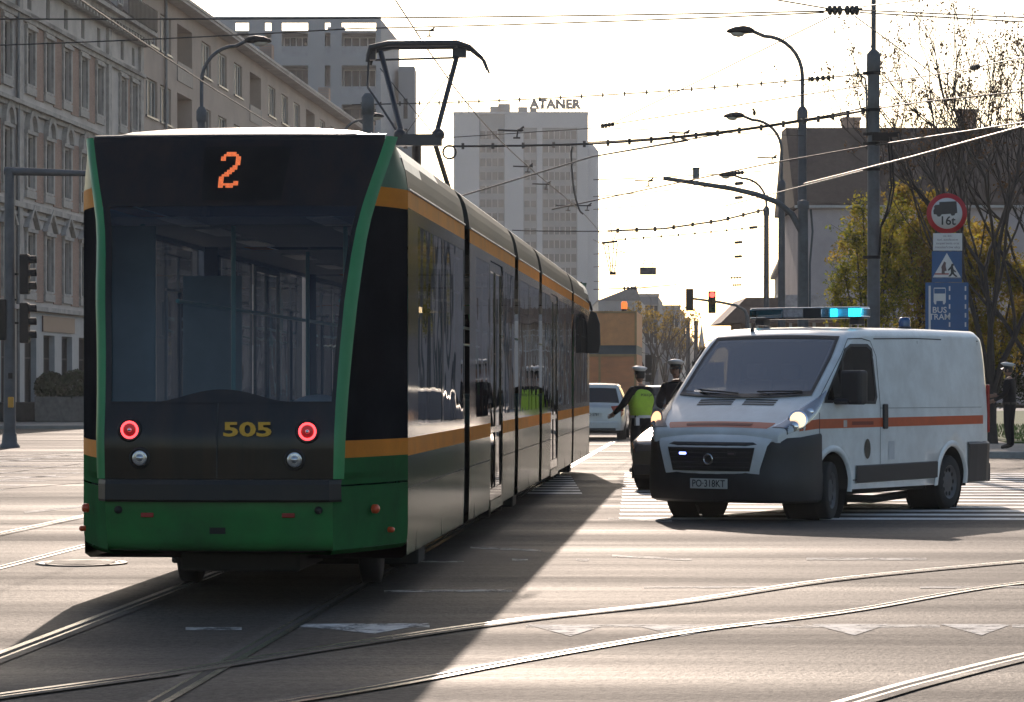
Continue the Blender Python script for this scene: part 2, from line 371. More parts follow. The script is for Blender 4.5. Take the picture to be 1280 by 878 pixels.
T_FLOOR = mat('interior_floor', (.07,.075,.08), .6, var=.2)
T_SEAT = mat('seat_fabric', (.04,.10,.12), .8, var=.3, scale=20)
T_POLE = mat('handrail', (.15,.42,.42), .3, var=.05)
T_STEEL = mat('dark_steel', (.05,.05,.055), .45, metal=.6, var=.2)
T_UNDER = mat('underframe', (.02,.019,.018), .8, var=.3)
T_GLASS = glass('tram_side_glass', (.36,.37,.38), refl=.5, rough=.012, wave=.055, wscale=1.3, base=.10)
T_RGLASS = glass('tram_rear_glass', (.66,.68,.70), refl=.34, rough=.07, wave=.03, base=.042)
AMBER = emis('amber_display', (1.0,.22,.07), 1.0)

tram = thing('tram', 'long dark green tram with orange stripes, its rear end towards us at the junction', 'tram', TRA, -math.atan(TT))
WI = [(.30,.79),(.91,.80),(1.46,.81),(1.8,.825),(2.18,.85),(2.57,.885),(2.79,.92),(2.96,.965),(3.2,1.03),(3.36,1.07)]
UI = [(.30,-1.02),(.7,-1.10),(1.2,-1.10),(2.2,-.87),(3.0,-.50),(3.36,-.28)]
def vi(w): return lerp_tab(WI, w)
def ui(w): return lerp_tab(UI, w)
def vo(w): return vi(w) + lerp_tab([(.3,.05),(1,.07),(2.2,.085),(3.36,.075)], w)
def uo(w): return ui(w) + lerp_tab([(.3,.09),(3.36,.12)], w)
def side_v(w): return lerp_tab([(.3,1.17),(.5,1.2),(2.98,1.2),(3.12,1.18),(3.27,1.13),(3.36,1.04)], w)
def corner_u(w): return lerp_tab([(0,0),(2.98,0),(3.36,-.04)], w)
def rear_pt(s, w, off=0.0): return Vector((s * vi(w), ui(w) + .07*s*s - .035 - off, w))
def ws(a, b, n): return [a + (b-a)*i/n for i in range(n+1)]
END = 28.6                                        # where the front taper begins
def flip(p): return Vector((p[0], END - p[1], p[2]))
ID = lambda p: p
def end_face(fn, front):
    def patch(mb, s0, s1, w0, w1, off=0, mi=0, n=10, m=8):
        mb.grid([[fn(rear_pt(s0+(s1-s0)*i/n, w, off)) for i in range(n+1)] for w in ws(w0, w1, m)], mi)
    # painted lower apron, with a darker seam along each flank
    mb = MB(); patch(mb, -1, 1, .52, .78)
    mb.grid([[fn(rear_pt(s, .52) + Vector((0,.10*(1-cos(a)), -.11*sin(a)))) for s in ws(-1,1,10)] for a in ws(0, pi/2, 4)])
    ap = mb.build('apron', T_GREEN, tram, merge=True)
    mb = MB(); patch(mb, -.07, .07, .535, .58, .004); mb.build('coupling_flap', T_RUBBER, ap)
    for s in (-1,1):
        mb = MB(); mb.lathe([(.028,0),(.028,.012),(.0001,.012)], 14, fn(rear_pt(s*.88, .70)), (0,-1,0) if not front else (0,1,0)); mb.build('jacking_cap', T_RUBBER, ap)
    # bumper bar
    mb = MB(); rows = []
    for w, o in ((.755,-.01),(.76,.055),(.775,.07),(.88,.07),(.91,.055),(.915,-.01)):
        rows.append([fn(Vector((s*(vi(.8)+.055), ui(.8)+.07*s*s-.035-o+(.10 if abs(s) > .97 else 0), w))) for s in ws(-1,1,24)])
    mb.grid(rows, 0, False); bm_ = mb.build('bumper', mat('bumper_plastic', (.016,.016,.017), .5, spec=.3, var=.5, scale=3, stretch=(1,1,.2), dirt=(.035,.029,.024)), tram)
    # black lower panel
    mb = MB(); patch(mb, -1, 1, .91, 1.45); lower = mb.build('lower_panel', T_BLACK, tram)
    mb = MB(); patch(mb, -.006, .006, .92, 1.45, .003); mb.build('seam', T_RUBBER, lower)
    # frame of the window and the panel above it
    mb = MB(); patch(mb, -1, -.945, 1.45, 2.84, n=2); patch(mb, .965, 1, 1.45, 2.84, n=2); patch(mb, -1, 1, 2.84, 3.33)
    mb.grid([[fn(rear_pt(s, 3.33) + Vector((0,.06*(1-cos(a)), .05*sin(a)))) for s in ws(-1,1,10)] for a in ws(0, pi/2, 3)])
    mb.build('upper_panel', T_BLACK, tram)
    mb = MB(); patch(mb, -.95, .97, 1.44, 2.85, -.012, n=8, m=10); wnd = mb.build('rear_window' if not front else 'windscreen', T_RGLASS, tram)
    mb = MB()
    mb.grid([[fn(rear_pt(s, 1.44 + k*(.012+.085*max(0,cos((s-.03)/.55*pi/2))**1.5), .008)) for s in ws(-.95,.97,30)] for k in (0,.5,1)], 0)
    mb.build('window_hump', T_BLACK, wnd)
    mb = MB(); patch(mb, -.945, .965, 2.70, 2.84, .002, n=4, m=2); mb.build('sunband', glass('sunband_glass', (.62,.65,.68), .2, .12, base=.035), wnd)
    # pillars and the angled flanks beyond them
    for s in (-1, 1):
        mb = MB(); W = ws(.915, 3.36, 16)
        mb.grid([[fn(Vector((s*vi(w), ui(w)+.035, w))), fn(Vector((s*(vi(w)*.5+vo(w)*.5), (ui(w)+uo(w))/2-.015, w))), fn(Vector((s*vo(w), uo(w), w)))] for w in W])
        mb.build('pillar', T_PILLAR, tram)
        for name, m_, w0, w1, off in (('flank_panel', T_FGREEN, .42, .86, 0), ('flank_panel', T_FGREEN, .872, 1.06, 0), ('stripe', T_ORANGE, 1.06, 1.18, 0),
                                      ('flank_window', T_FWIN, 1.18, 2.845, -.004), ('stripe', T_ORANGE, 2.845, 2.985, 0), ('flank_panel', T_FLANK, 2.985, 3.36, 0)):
            mb = MB(); W = ws(w0, w1, 8)
            rows = []
            for w in W:
                a = Vector((s*(vo(w)), uo(w), w)); c = Vector((s*side_v(w), corner_u(w), w)); mid = (a+c)/2 + Vector((s*.02,-.025,0))
                if w < .92: a = Vector((s*vi(w), ui(w)+.035, w))
                rows.append([fn(a*(1-t)**2 + mid*2*t*(1-t) + c*t*t + Vector((s*off, -off, 0))) for t in ws(0,1,6)])
            mb.grid(rows); q = mb.build(name, m_, tram)
            if name == 'flank_panel' and w0 < .5:
                for (pu, pw, r) in ((.42,.69,.032),(.66,.53,.02)):
                    a = Vector((s*vo(pw), uo(pw), pw)); c = Vector((s*side_v(pw), 0, pw)); pt = a.lerp(c, pu) + Vector((s*.022,-.03,0))
                    d = Vector((s*.9,-.45,0)) if not front else Vector((s*.9,.45,0))
                    mb = MB(); mb.lathe([(r,0),(r,.03),(r*.7,.042),(.0001,.045)], 14, fn(pt), d); mb.build('side_marker', mat('marker_lens', (.55,.07,.02), .25, var=.1), q)
        mb = MB(); rows = []
        for t in ws(0,1,6):
            a = Vector((s*vi(.42), ui(.42)+.035, .42)); c = Vector((s*side_v(.42), 0, .42)); mid = (a+c)/2 + Vector((s*.05,-.06,0))
            p = a*(1-t)**2 + mid*2*t*(1-t) + c*t*t
            rows.append([fn(p), fn(p + Vector((-s*.03,.04,-.035))), fn(p + Vector((-s*.35,.3,-.045)))])
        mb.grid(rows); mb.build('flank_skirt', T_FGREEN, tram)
    # lamps
    red = emis('tail_lamp_ring', (1.0,.06,.07), 3.0); redl = mat('red_lens', (.35,.012,.014), .25, var=.1, emit=(.8,.02,.03), estr=.10); chrome = mat('chrome', (.75,.75,.75), .18, metal=1, var=.05)
    dirn = (0,-1,0) if not front else (0,1,0)
    for s, pw in ((-.77,1.255),(.775,1.245)):
        o = fn(rear_pt(s/ .8*.8, pw, .0)); mb = MB(); mb.lathe([(.085,0),(.085,.016),(.072,.02)], 24, o, dirn, caps=False); h = mb.build('tail_light', T_RUBBER, tram)
        mb = MB(); mb.lathe([(.063,.012),(.060,.020),(.049,.020),(.046,.012)], 28, o, dirn, caps=False); mb.build('lens_ring', red if not front else chrome, h)
        mb = MB(); mb.lathe([(.052,.010),(.034,.014),(.0001,.016)], 20, o, dirn); mb.build('lens', redl if not front else chrome, h)
        mb = MB(); mb.lathe([(.016,.016),(.012,.024),(.0001,.026)], 12, o, dirn); mb.build('lamp_bulb', chrome, h)
    for s, pw in ((-.68,1.06),(.67,1.05)):
        o = fn(rear_pt(s, pw)); mb = MB(); mb.lathe([(.075,0),(.075,.01),(.062,.014)], 24, o, dirn, caps=False); h = mb.build('reversing_light', T_RUBBER, tram)
        mb = MB(); mb.lathe([(.052,.012),(.040,.018),(.026,.010),(.022,.018),(.0001,.02)], 20, o, dirn); mb.build('lens', mat('clear_lens', (.45,.45,.47), .15, metal=.8, var=.3, scale=30), h)
    for s in (-.62,.62):
        mb = MB(); o = rear_pt(s,.665,.004); mb.boxc(fn(o), (.09,.012,.032)); mb.build('reflector', mat('reflector_red', (.28,.012,.012), .25, var=.2), ap, bevel=.004)
    if not front:
        # destination box with its dot-matrix digit
        mb = MB(); patch(mb, -.22, .38, 2.88, 3.28, .005, n=6, m=4); ds = mb.build('destination_display', mat('display_glass', (.012,.0105,.009), .2, spec=.15, var=.3), tram)
        rows2 = ["..####..",".######.","##....##","##....##","......##","......##",".....##.","....###.","...###..","..###...",".###....","##......","##......","##....##","########","##.###.."]
        mb = MB(); x0, z0, dw, dh = -.095, 3.235, .020, .0168
        cell = []
        for r, line in enumerate(rows2):
            for c, ch in enumerate(line):
                if ch == '#':
                    for (ox, oz) in ((0,0),(.5,0),(0,.5),(.5,.5)):
                        x = x0 + (c+ox)*dw*.9; z = z0 - (r+oz)*dh; s = x/vi(z); p = rear_pt(s, z, .010)
                        mb.boxc(p, (.0062,.003,.0060))
        mb.build('route_digit', AMBER, ds)
        m = text_mesh('505', .135, mat('fleet_number_yellow', (.62,.33,.02), .4, var=.2, scale=30), extrude=.0015, sx=1.72, offset=.004, spacing=1.0)
        o = link('fleet_number', m, lower, (.215, ui(1.25)-.052, 1.255)); o.rotation_euler = (pi/2,0,0)
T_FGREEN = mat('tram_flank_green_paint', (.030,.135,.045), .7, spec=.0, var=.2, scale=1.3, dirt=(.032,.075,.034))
T_FWIN = mat('tram_flank_glass', (.016,.016,.018), .4, spec=.0, var=.4, scale=1.5)
T_FLANK = mat('tram_flank_green', (.07,.13,.08), .4, spec=.15, coat=0, var=.2)
end_face(ID, False); end_face(flip, True)

# ---- body modules: skirt, belt, stripe, window band, header, fairing and roof; panes and doors are their own meshes
MOD = [(0.0,4.48,'pww'),(5.0,10.62,'pwdw'),(11.14,14.86,'ww'),(15.38,22.74,'wdww'),(23.26,END,'wwp')]
ROOFP = [(1.2,2.985),(1.192,3.06),(1.178,3.14),(1.155,3.22),(1.11,3.30),(1.02,3.37),(.84,3.42),(.5,3.445),(0,3.45)]
for mi_, (u0, u1, lay) in enumerate(MOD):
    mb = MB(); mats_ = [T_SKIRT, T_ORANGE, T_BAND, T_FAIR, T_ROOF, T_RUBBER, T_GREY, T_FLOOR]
    segs = []; tot = sum({'p':.55,'w':1.7,'d':1.5}[c] for c in lay); u = u0
    for c in lay:
        du = {'p':.55,'w':1.7,'d':1.5}[c]/tot*(u1-u0); segs.append((c,u,u+du)); u += du
    wins = []
    for s in (-1, 1):
        X = lambda v: s*v
        for (c, a, b_) in segs:
            def band(w0, w1, m_, a=a, b_=b_, v0=1.2, v1=1.2): mb.quad((X(v0),a,w0),(X(v0),b_,w0),(X(v1),b_,w1),(X(v1),a,w1), m_)
            if c == 'd':
                band(.30,.40,0); band(2.80,2.86,2); band(2.86,2.985,1)
                wins.append(('door', s, a, b_))
            else:
                band(.33,.81,0,v0=1.19); band(.81,.822,5); band(.822,1.05,0); band(1.05,1.18,1)
                mb.box((min(X(1.188),X(1.193)),b_-.012,.33),(max(X(1.188),X(1.193)),b_+.002,1.05),5); mb.quad((X(1.15),a,.30),(X(1.15),b_,.30),(X(1.19),b_,.33),(X(1.19),a,.33),0)
                band(1.18,1.26,2); band(2.76,2.86,2); band(2.86,2.985,1)
                if c == 'p': band(1.26,2.76,2)
                else:
                    band(1.26,2.76,2,a,a+.06); band(1.26,2.76,2,b_-.06,b_); wins.append(('window', s, a+.06, b_-.06))
                mb.quad((X(1.14),a,.38),(X(1.14),b_,.38),(X(1.14),b_,1.2),(X(1.14),a,1.2),6)
            mb.quad((X(1.14),a,2.76),(X(1.14),b_,2.76),(X(1.14),b_,2.9),(X(1.14),a,2.9),6)
    # floor, ceiling, roof
    mb.quad((-1.14,u0,.38),(1.14,u0,.38),(1.14,u1,.38),(-1.14,u1,.38),7)
    mb.quad((-1.14,u0,2.80),(1.14,u0,2.80),(1.14,u1,2.80),(-1.14,u1,2.80),6)
    mb.quad((-1.15,u0,.30),(1.15,u0,.30),(1.15,u1,.30),(-1.15,u1,.30),5)
    prof = [(v,w) for v,w in ROOFP] + [(-v,w) for v,w in ROOFP[-2::-1]]
    us = ws(u0,u1,12)
    for i in range(len(prof)-1):
        (v0,w0),(v1,w1) = prof[i], prof[i+1]; wm = (w0+w1)/2
        for ua, ub in zip(us, us[1:]):
            lim = 3.33 if mi_ not in (0,4) else lerp_tab([(0,3.10),(3.6,3.33)], (ua+ub)/2 if mi_ == 0 else END-(ua+ub)/2)
            mb.grid([[(v0,u,w0),(v1,u,w1)] for u in (ua,ub)], 3 if wm < lim else 4, True)
    mb.poly([(v,u0+.002,w) for v,w in prof], 3); mb.poly([(v,u1-.002,w) for v,w in prof], 3)
    for s in (-1,1):                                 # drip rail above the stripe
        mb.tube([(s*1.205,u0+.02,2.992),(s*1.205,u1-.02,2.992)], .009, 6, 4)
    body = mb.build('body_module', mats_, tram, merge=False)
    for kind, s, a, b_ in wins:
        if kind == 'window':
            g_ = MB(); n_ = max(1, round((b_-a)/1.5)); 
            g_.quad((s*1.197,a,1.26),(s*1.197,b_,1.26),(s*1.197,b_,2.76),(s*1.197,a,2.76))
            pane = g_.build('window', T_GLASS, body)
            f_ = MB(); mid = (a+b_)/2
            for y0,y1,z0,z1 in ((mid-.55,mid-.02,2.36,2.38),(mid+.02,mid+.55,2.36,2.38),(mid-.55,mid+.55,2.66,2.675),(mid-.02,mid+.02,2.36,2.66)):
                f_.box((min(s*1.185,s*1.196),y0,z0),(max(s*1.185,s*1.196),y1,z1), 0)
            f_.box((min(s*1.17,s*1.194),mid-.03,1.26),(max(s*1.17,s*1.194),mid+.03,2.36), 1)
            f_.build('hopper_frame', [mat('window_frame_grey', (.30,.30,.30), .4, metal=.5, var=.1), T_RUBBER], body)
        else:
            mid = (a+b_)/2
            for y0, y1 in ((a+.02, mid-.008),(mid+.008, b_-.02)):
                d_ = MB(); x0, x1 = min(s*1.165,s*1.19), max(s*1.165,s*1.19)
                for lo, hi in (((x0,y0,.40),(x1,y0+.06,2.80)),((x0,y1-.06,.40),(x1,y1,2.80)),((x0,y0+.06,.40),(x1,y1-.06,.52)),((x0,y0+.06,2.70),(x1,y1-.06,2.80)),((x0,y0+.06,1.08),(x1,y1-.06,1.14))):
                    d_.box(lo, hi)
                leaf = d_.build('door_leaf', T_BAND, body)
                d_ = MB(); d_.quad((s*1.18,y0+.06,.52),(s*1.18,y1-.06,.52),(s*1.18,y1-.06,1.08),(s*1.18,y0+.06,1.08)); d_.quad((s*1.18,y0+.06,1.14),(s*1.18,y1-.06,1.14),(s*1.18,y1-.06,2.70),(s*1.18,y0+.06,2.70))
                d_.build('pane', T_GLASS, leaf)
    if mi_:
        b = MB(); pu = MOD[mi_-1][1]
        pr = [(-1.13,.32)] + [(v*.955,w-.04) for v,w in prof[::-1]] + [(1.13,.32)]
        rows = []
        for k in range(9):
            f_ = .97 if k % 2 else 1.0
            rows.append([(v*f_, pu-.03 + (u0-pu+.06)*k/8, .32+(w-.32)*f_) for v,w in pr])
        b.grid(rows, 0, False); b.build('bellows', T_RUBBER, tram)
# tapered roof ends
for fn, nm in ((ID,0),(flip,1)):
    mb = MB(); prof = [(v,w) for v,w in ROOFP] + [(-v,w) for v,w in ROOFP[-2::-1]]; rows = []
    for t in ws(0,1,6):
        r = []
        for v, w in prof:
            s = 1 if v >= 0 else -1; av = abs(v)
            w1 = 3.36 if w > 3.3 else w
            tgt = Vector((s*min(av, vo(min(w,3.36))) * (vo(3.36)/1.2 if False else 1), (uo(min(w,3.36)) if av > .9 else ui(3.36)+.05), min(w, 3.385)))
            r.append(fn(Vector((v, corner_u(w) if w < 3.36 else 0.0, w)).lerp(tgt, t) if True else None))
        rows.append(r)
    mb.grid([r[3:-3] for r in rows], 0); mb.build('roof_end', T_ROOF, tram)
# roof equipment
for (u, v0, v1, du, h, m_) in ((2.6,-.34,.16,2.4,.17,T_ROOF),(7.6,-.6,.6,3.2,.24,T_ROOF),(18.5,-.6,.6,3.6,.24,T_ROOF),(25.4,-.55,.55,2.4,.26,T_ROOF)):
    b = MB(); pr = [(v0-.14,3.40),(v0-.06,3.42+h*.55),(v0+.06,3.42+h*.92),(v0+.2,3.42+h),(v1-.2,3.42+h),(v1-.06,3.42+h*.92),(v1+.06,3.42+h*.55),(v1+.14,3.40)]
    b.prism(pr, lambda a,c,h_: (a,h_,c), u-du/2, u+du/2); b.build('roof_unit', m_, tram, bevel=.03)
# bogies and wheels under the skirts
for u in (2.6, 13.0, 25.6):
    b = MB(); b.box((-.95,u-1.3,.22),(.95,u+1.3,.36)); b.box((-1.02,u-.25,.10),(1.02,u+.25,.24)); bo = b.build('bogie', T_UNDER, tram, bevel=.02)
    for du in (-.9,.9):
        for s in (-1,1):
            b = MB(); b.lathe([(.0001,-.07),(.30,-.07),(.32,-.05),(.30,.0),(.30,.07),(.0001,.07)], 24, (s*.72,u+du,.302), (s,0,0)); b.build('wheel', T_STEEL, bo)
b = MB(); b.box((-.42,-.30,.22),(.45,.9,.36)); b.build('underframe_box', T_UNDER, tram, bevel=.02)
b = MB(); b.box((-.55,1.2,.12),(-.48,1.9,.30)); b.build('sand_pipe', T_UNDER, tram)
# interior: poles, seats, partitions
poles = [(-.95,.9),(-.30,1.2),(.55,1.4),(-.35,5.4),(.45,7.2),(-.4,9.0),(.4,12.0),(-.4,14.2),(.4,18),(-.4,20.5)]
for v,u in poles:
    b = MB(); b.tube([(v,u,.38),(v,u,2.8)], .019, 8); b.build('handrail', T_POLE, tram)
for s in (-1,1):
    b = MB(); b.tube([(s*.62,.6,2.2),(s*.62,27,2.2)], .016, 8); b.build('handrail', T_POLE, tram)
for u, s in ((.6,1),(.7,-1),(2.2,1),(2.2,-1),(3.3,1),(3.3,-1),(5.6,-1),(9.6,1),(12,1),(12,-1),(13.8,1),(13.8,-1),(16,1),(20.8,-1),(22,1)):
    b = MB()
    for dv in (.33,.80):
        v = s*dv; b.box((v-.2,u-.2,.80),(v+.2,u+.22,.87)); b.box((v-.2,u-.25,.84),(v+.2,u-.18,1.42)); b.box((v-.05,u-.1,.38),(v+.05,u,.80),1)
    b.build('seat', [T_SEAT, T_STEEL], tram, bevel=.03)
b = MB(); b.box((-1.13,.25,.38),(-.72,.29,2.75)); b.box((-1.13,3.4,.38),(-.62,3.43,2.5)); b.box((.62,4.2,.38),(1.13,4.23,2.2)); b.build('partition', mat('partition_panel', (.22,.30,.32), .4, var=.1), tram)
b = MB(); b.box((-.75,-.9,.40),(.75,-.45,1.34)); b.build('rear_console', mat('console', (.05,.055,.06), .5), tram, bevel=.04)
b = MB(); b.ball((.62,-.55,1.38),(.22,.18,.12),16,10); b.build('console_cover', T_GREY, tram)
for u in (.5,1.9,3.6,6.2,8.4,12,14,17,20):
    for s in (-1,1):
        b = MB(); b.box((s*.55-.10,u-.5,2.785),(s*.55+.10,u+.5,2.798)); b.build('ceiling_lamp', mat('lamp_diffuser', (.7,.72,.74), .4, var=.03), tram)
# front mirrors
for s in (1,):
    b = MB(); b.tube([(1.17,27.4,3.05),(1.25,27.65,2.98),(1.28,27.75,2.85)], .022, 8); b.prism([(1.20,2.10),(1.40,2.10),(1.43,2.25),(1.42,2.62),(1.36,2.80),(1.26,2.84),(1.20,2.60)], lambda a,c,h:(a,h,c), 27.74, 27.88); b.build('side_mirror', T_RUBBER, tram, bevel=.05)
# pantograph on the middle module
u = 12.3; b = MB()
b.box((-.5,u-.9,3.46),(.5,u+.6,3.52)); b.tube([(-.45,u+.55,3.56),(.45,u+.55,3.56)], .05, 8)
b.tube([(-.14,u+.5,3.58),(.02,u-1.0,4.36)], .055, 8); b.tube([(.35,u+.5,3.58),(.22,u-1.0,4.36)], .03, 8)
b.obox((.05,u-1.0,4.36),(.52,0,0),(0,.12,0),(0,0,.13))
for s in (-1,1): b.ball((.05+s*.22,u-1.0,4.42),.075,10,6)
b.lathe([(.085,-.02),(.085,.02),(.065,.02),(.065,-.02),(.085,-.02)], 16, (.40,u-1.0,4.22), (0,1,0), caps=False)
pg = b.build('pantograph', T_STEEL, tram)
b = MB(); b.tube([(-.14,u-1.0,4.40),(-.52,u+.05,5.50)], .034, 8); b.tube([(.24,u-1.0,4.40),(.40,u+.05,5.50)], .032, 8); b.tube([(-.58,u,5.40),(.40,u,5.42)], .014, 6)
b.tube([(-.12,u-.98,4.42),(.36,u,5.3)], .006, 5); b.tube([(.22,u-.98,4.42),(-.52,u,5.3)], .006, 5)
b.tube([(-.10,u-1.0,4.30),(-.42,u-.5,4.75),(-.64,u-.2,5.05),(-.67,u,5.18),(-.66,u+.02,5.4)], .014, 6); b.build('upper_arm', T_STEEL, pg)
b = MB(); 
for du in (-.16,.16):
    b.tube([(-.66,u+du,5.36),(-.645,u+du,5.44),(-.62,u+du,5.53),(-.4,u+du,5.575),(.40,u+du,5.575),(.55,u+du,5.53),(.70,u+du,5.40),(.76,u+du,5.25)], [.018,.026,.036,.036,.036,.026,.018,.012], 8)
b.tube([(-.60,u-.16,5.54),(-.60,u+.16,5.54)], .02, 6); b.tube([(.38,u-.16,5.54),(.38,u+.16,5.54)], .02, 6); b.boxc((.42,u,5.47),(.16,.10,.10)); b.boxc((-.62,u,5.46),(.10,.10,.12))
b.build('collector_head', T_STEEL, pg)
# ================================================================== VEHICLES
V_WHITE = mat('van_white_paint', (.78,.80,.79), .32, coat=.5, var=.06, scale=2.5, dirt=(.64,.64,.62))
V_BLACK = mat('black_plastic', (.020,.020,.022), .5, var=.25, scale=6)
V_ORANGE = mat('van_orange_stripe', (.55,.10,.03), .35, coat=.3, var=.12, scale=6)
V_GLASS = glass('van_glass', (.15,.16,.17), refl=.11, rough=.03, base=.010)
V_DGLASS = mat('dark_car_glass', (.012,.013,.015), .06, spec=.6, var=.2, scale=2)
V_INT = mat('cab_interior', (.045,.045,.048), .8, var=.2)
V_ARCH = mat('wheel_arch', (.010,.010,.010), .9, var=.2)
V_TYRE = mat('tyre', (.018,.018,.018), .85, var=.2, scale=12)
V_RIM = mat('steel_rim', (.10,.10,.105), .5, metal=.5, var=.2)
V_CHROME = mat('reflector_chrome', (.72,.72,.74), .14, metal=1, var=.05)
V_LENS = glass('lamp_lens', (.85,.87,.9), refl=.2, rough=.02, base=.03)
PLATE = mat('plate_white', (.55,.55,.52), .4, var=.08)
INK = mat('plate_ink', (.015,.015,.018), .5, var=0)
WARM = emis('warm_lamp', (1.0,.66,.38), 1.7)

class Loft:
    """vehicle body: stations along y, a ring from sill to roof centre on each side"""
    def __init__(s, zt, W, T, zb, crown=.02, corner=.12, ns=9, nc=5, nt=5):
        s.zt, s.W, s.T, s.zb, s.crown, s.corner = zt, W, T, zb, crown, corner; s.ns, s.nc, s.nt = ns, nc, nt
    def hw(s, y, z): return lerp_tab(s.W, y) * lerp_tab(s.T, z)
    def half(s, y):
        zt = lerp_tab(s.zt, y); zb = lerp_tab(s.zb, y); r = min(s.corner, (zt - zb) * .3); out = []
        for i in range(s.ns):
            z = zb + (zt - r - zb) * i / (s.ns - 1); out.append((s.hw(y, z), z))
        w = s.hw(y, zt - r)
        for i in range(1, s.nc + 1):
            a = pi/2 * i / s.nc; out.append((w - r + r * cos(a), zt - r + r * sin(a)))
        w -= r
        for i in range(1, s.nt + 1):
            q = 1 - i / s.nt; out.append((w * q, zt + s.crown * (1 - q * q)))
        return out
    def build(s, name, m, parent, ys, sharp=35):
        b = MB(); rows = []
        for y in ys:
            h = s.half(y); rows.append([(x, y, z) for x, z in h] + [(-x, y, z) for x, z in h[-2::-1]])
        b.grid(rows, 0, True)
        b.poly(rows[0][::-1]); b.poly(rows[-1])
        n = len(rows[0])
        v = [r[0] for r in rows] + [r[-1] for r in rows]; k = len(rows)
        b.add(v, [(i, i+1, k+i+1, k+i) for i in range(k-1)])
        return b.build(name, m, parent, merge=True, sharp=sharp)
    def pt(s, y, k, side=1, off=0):
        """k in 0..1 along the half ring"""
        def at(y, k):
            h = s.half(y); t = max(0, min(1, k)) * (len(h) - 1); i = min(int(t), len(h) - 2); f = t - i
            return Vector((side * (h[i][0] + (h[i+1][0]-h[i][0])*f), y, h[i][1] + (h[i+1][1]-h[i][1])*f))
        p = at(y, k)
        if off:
            d1 = at(y + .02, k) - at(y - .02, k); d2 = at(y, min(1, k + .02)) - at(y, max(0, k - .02)); nrm = d1.cross(d2)
            nrm = nrm.normalized() if nrm.length > 1e-9 else Vector((0,0,1))
            c = Vector((0, y, 1.0))
            if nrm.dot(p - c) < 0: nrm = -nrm
            p = p + nrm * off
        return p
    def side_poly(s, mb, pts, side, off=.005, mi=0):
        q = [Vector((side * (s.hw(y, z) + off), y, z)) for y, z in pts]
        mb.poly(q, mi)
    def side_band(s, mb, top, bot, side, off=.005, mi=0):
        """top/bottom lists of (y,z) of equal length"""
        rows = []
        for (a, b_) in zip(top, bot): rows.append([Vector((side*(s.hw(a[0]+(b_[0]-a[0])*t, a[1]+(b_[1]-a[1])*t)+off), a[0]+(b_[0]-a[0])*t, a[1]+(b_[1]-a[1])*t)) for t in (0,.33,.67,1)])
        mb.grid(rows, mi, True)
def make_wheel(parent, c, r, side, width=.21, rz=0, rimr=.64):
    w = link('wheel', None, parent, c, rz); s = side
    b = MB(); b.lathe([(r*rimr,-width*.5),(r*.93,-width*.5),(r,-width*.36),(r,width*.36),(r*.93,width*.5),(r*rimr,width*.47)], 32, (0,0,0), (s,0,0), caps=False); b.build('tyre', V_TYRE, w)
    b = MB(); b.lathe([(r*rimr,width*.46),(r*rimr*.94,width*.44),(r*rimr*.86,width*.28),(r*.3,width*.36),(r*.17,width*.42),(.0001,width*.42)], 28, (0,0,0), (s,0,0), caps=False)
    for k in range(10):
        a = 2*pi*k/10; b.lathe([(.028,width*.34),(.028,width*.345),(.0001,width*.345)], 8, (0,cos(a)*r*.46,sin(a)*r*.46), (s,0,0), 1)
    b.lathe([(r*rimr,-width*.45),(.0001,-width*.40)], 20, (0,0,0), (s,0,0), 1)
    b.build('rim', [V_RIM, V_ARCH], w); return w
def arch_cut(y, z, r, x0, x1):
    b = MB(); b.lathe([(r, x0),(r, x1)], 36, (0, y, z), (1,0,0)); return b.build('cutter', V_ARCH, merge=True)
def prism_cut(pts, fn, a, c):
    b = MB(); b.prism(pts, fn, a, c); return b.build('cutter', V_ARCH, merge=True)

# ------------------------------------------------------------------ the white van with the blue lights
van = thing('van', 'white van with an orange stripe and a blue light bar, turning on the zebra crossing', 'van', (3.775,33.59,0), radians(147))
WB = 1.67
L_ = Loft(zt=[(2.64,.98),(2.60,1.04),(2.50,1.10),(2.02,1.37),(1.92,1.44),(1.10,2.12),(.96,2.19),(.65,2.235),(-1.0,2.255),(-2.72,2.25),(-2.86,2.20),(-2.92,2.10)],
          W=[(2.64,.80),(2.52,.91),(2.3,.97),(1.9,1.0),(1.4,1.025),(-2.6,1.025),(-2.84,1.0),(-2.92,.97)],
          T=[(.25,.975),(.45,1.0),(1.25,1.0),(1.9,.945),(2.25,.88)], zb=[(2.64,.90),(2.13,.90),(2.11,.34),(-2.92,.30)])
ys = [2.64,2.60,2.55,2.50,2.4,2.3,2.2,2.13,2.11,2.02,1.97,1.92,1.8,1.6,1.4,1.2,1.10,1.03,.96,.8,.65,.4,.1,-.3,-.8,-1.3,-1.8,-2.2,-2.5,-2.6,-2.72,-2.78,-2.84,-2.88,-2.92]
vb = L_.build('body', V_WHITE, van, ys)
cav = Loft(zt=[(1.95,1.36),(1.05,2.06),(.3,2.15)], W=[(1.95,.93),(.3,.96)], T=[(.5,1),(1.25,1.0),(1.9,.945),(2.25,.88)], zb=[(1.95,.75),(.3,.75)])
co = cav.build('cutter', V_ARCH, None, [1.95,1.8,1.5,1.2,1.05,.9,.6,.3])
WIN = [(1.84,1.36),(1.80,1.43),(1.21,1.985),(1.08,2.03),(.62,2.035),(.52,1.98),(.50,1.42),(.56,1.34)]
side_cut = prism_cut(WIN, lambda a,b,h: (h,a,b), -1.4, 1.4)
wind_cut = prism_cut([(-.83,1.455),(.83,1.455),(.76,2.075),(-.76,2.075)], lambda a,b,h: (a,h,b), .98, 2.3)
for c in (co, side_cut, wind_cut): c.parent = van
cuts = [co, side_cut, wind_cut]
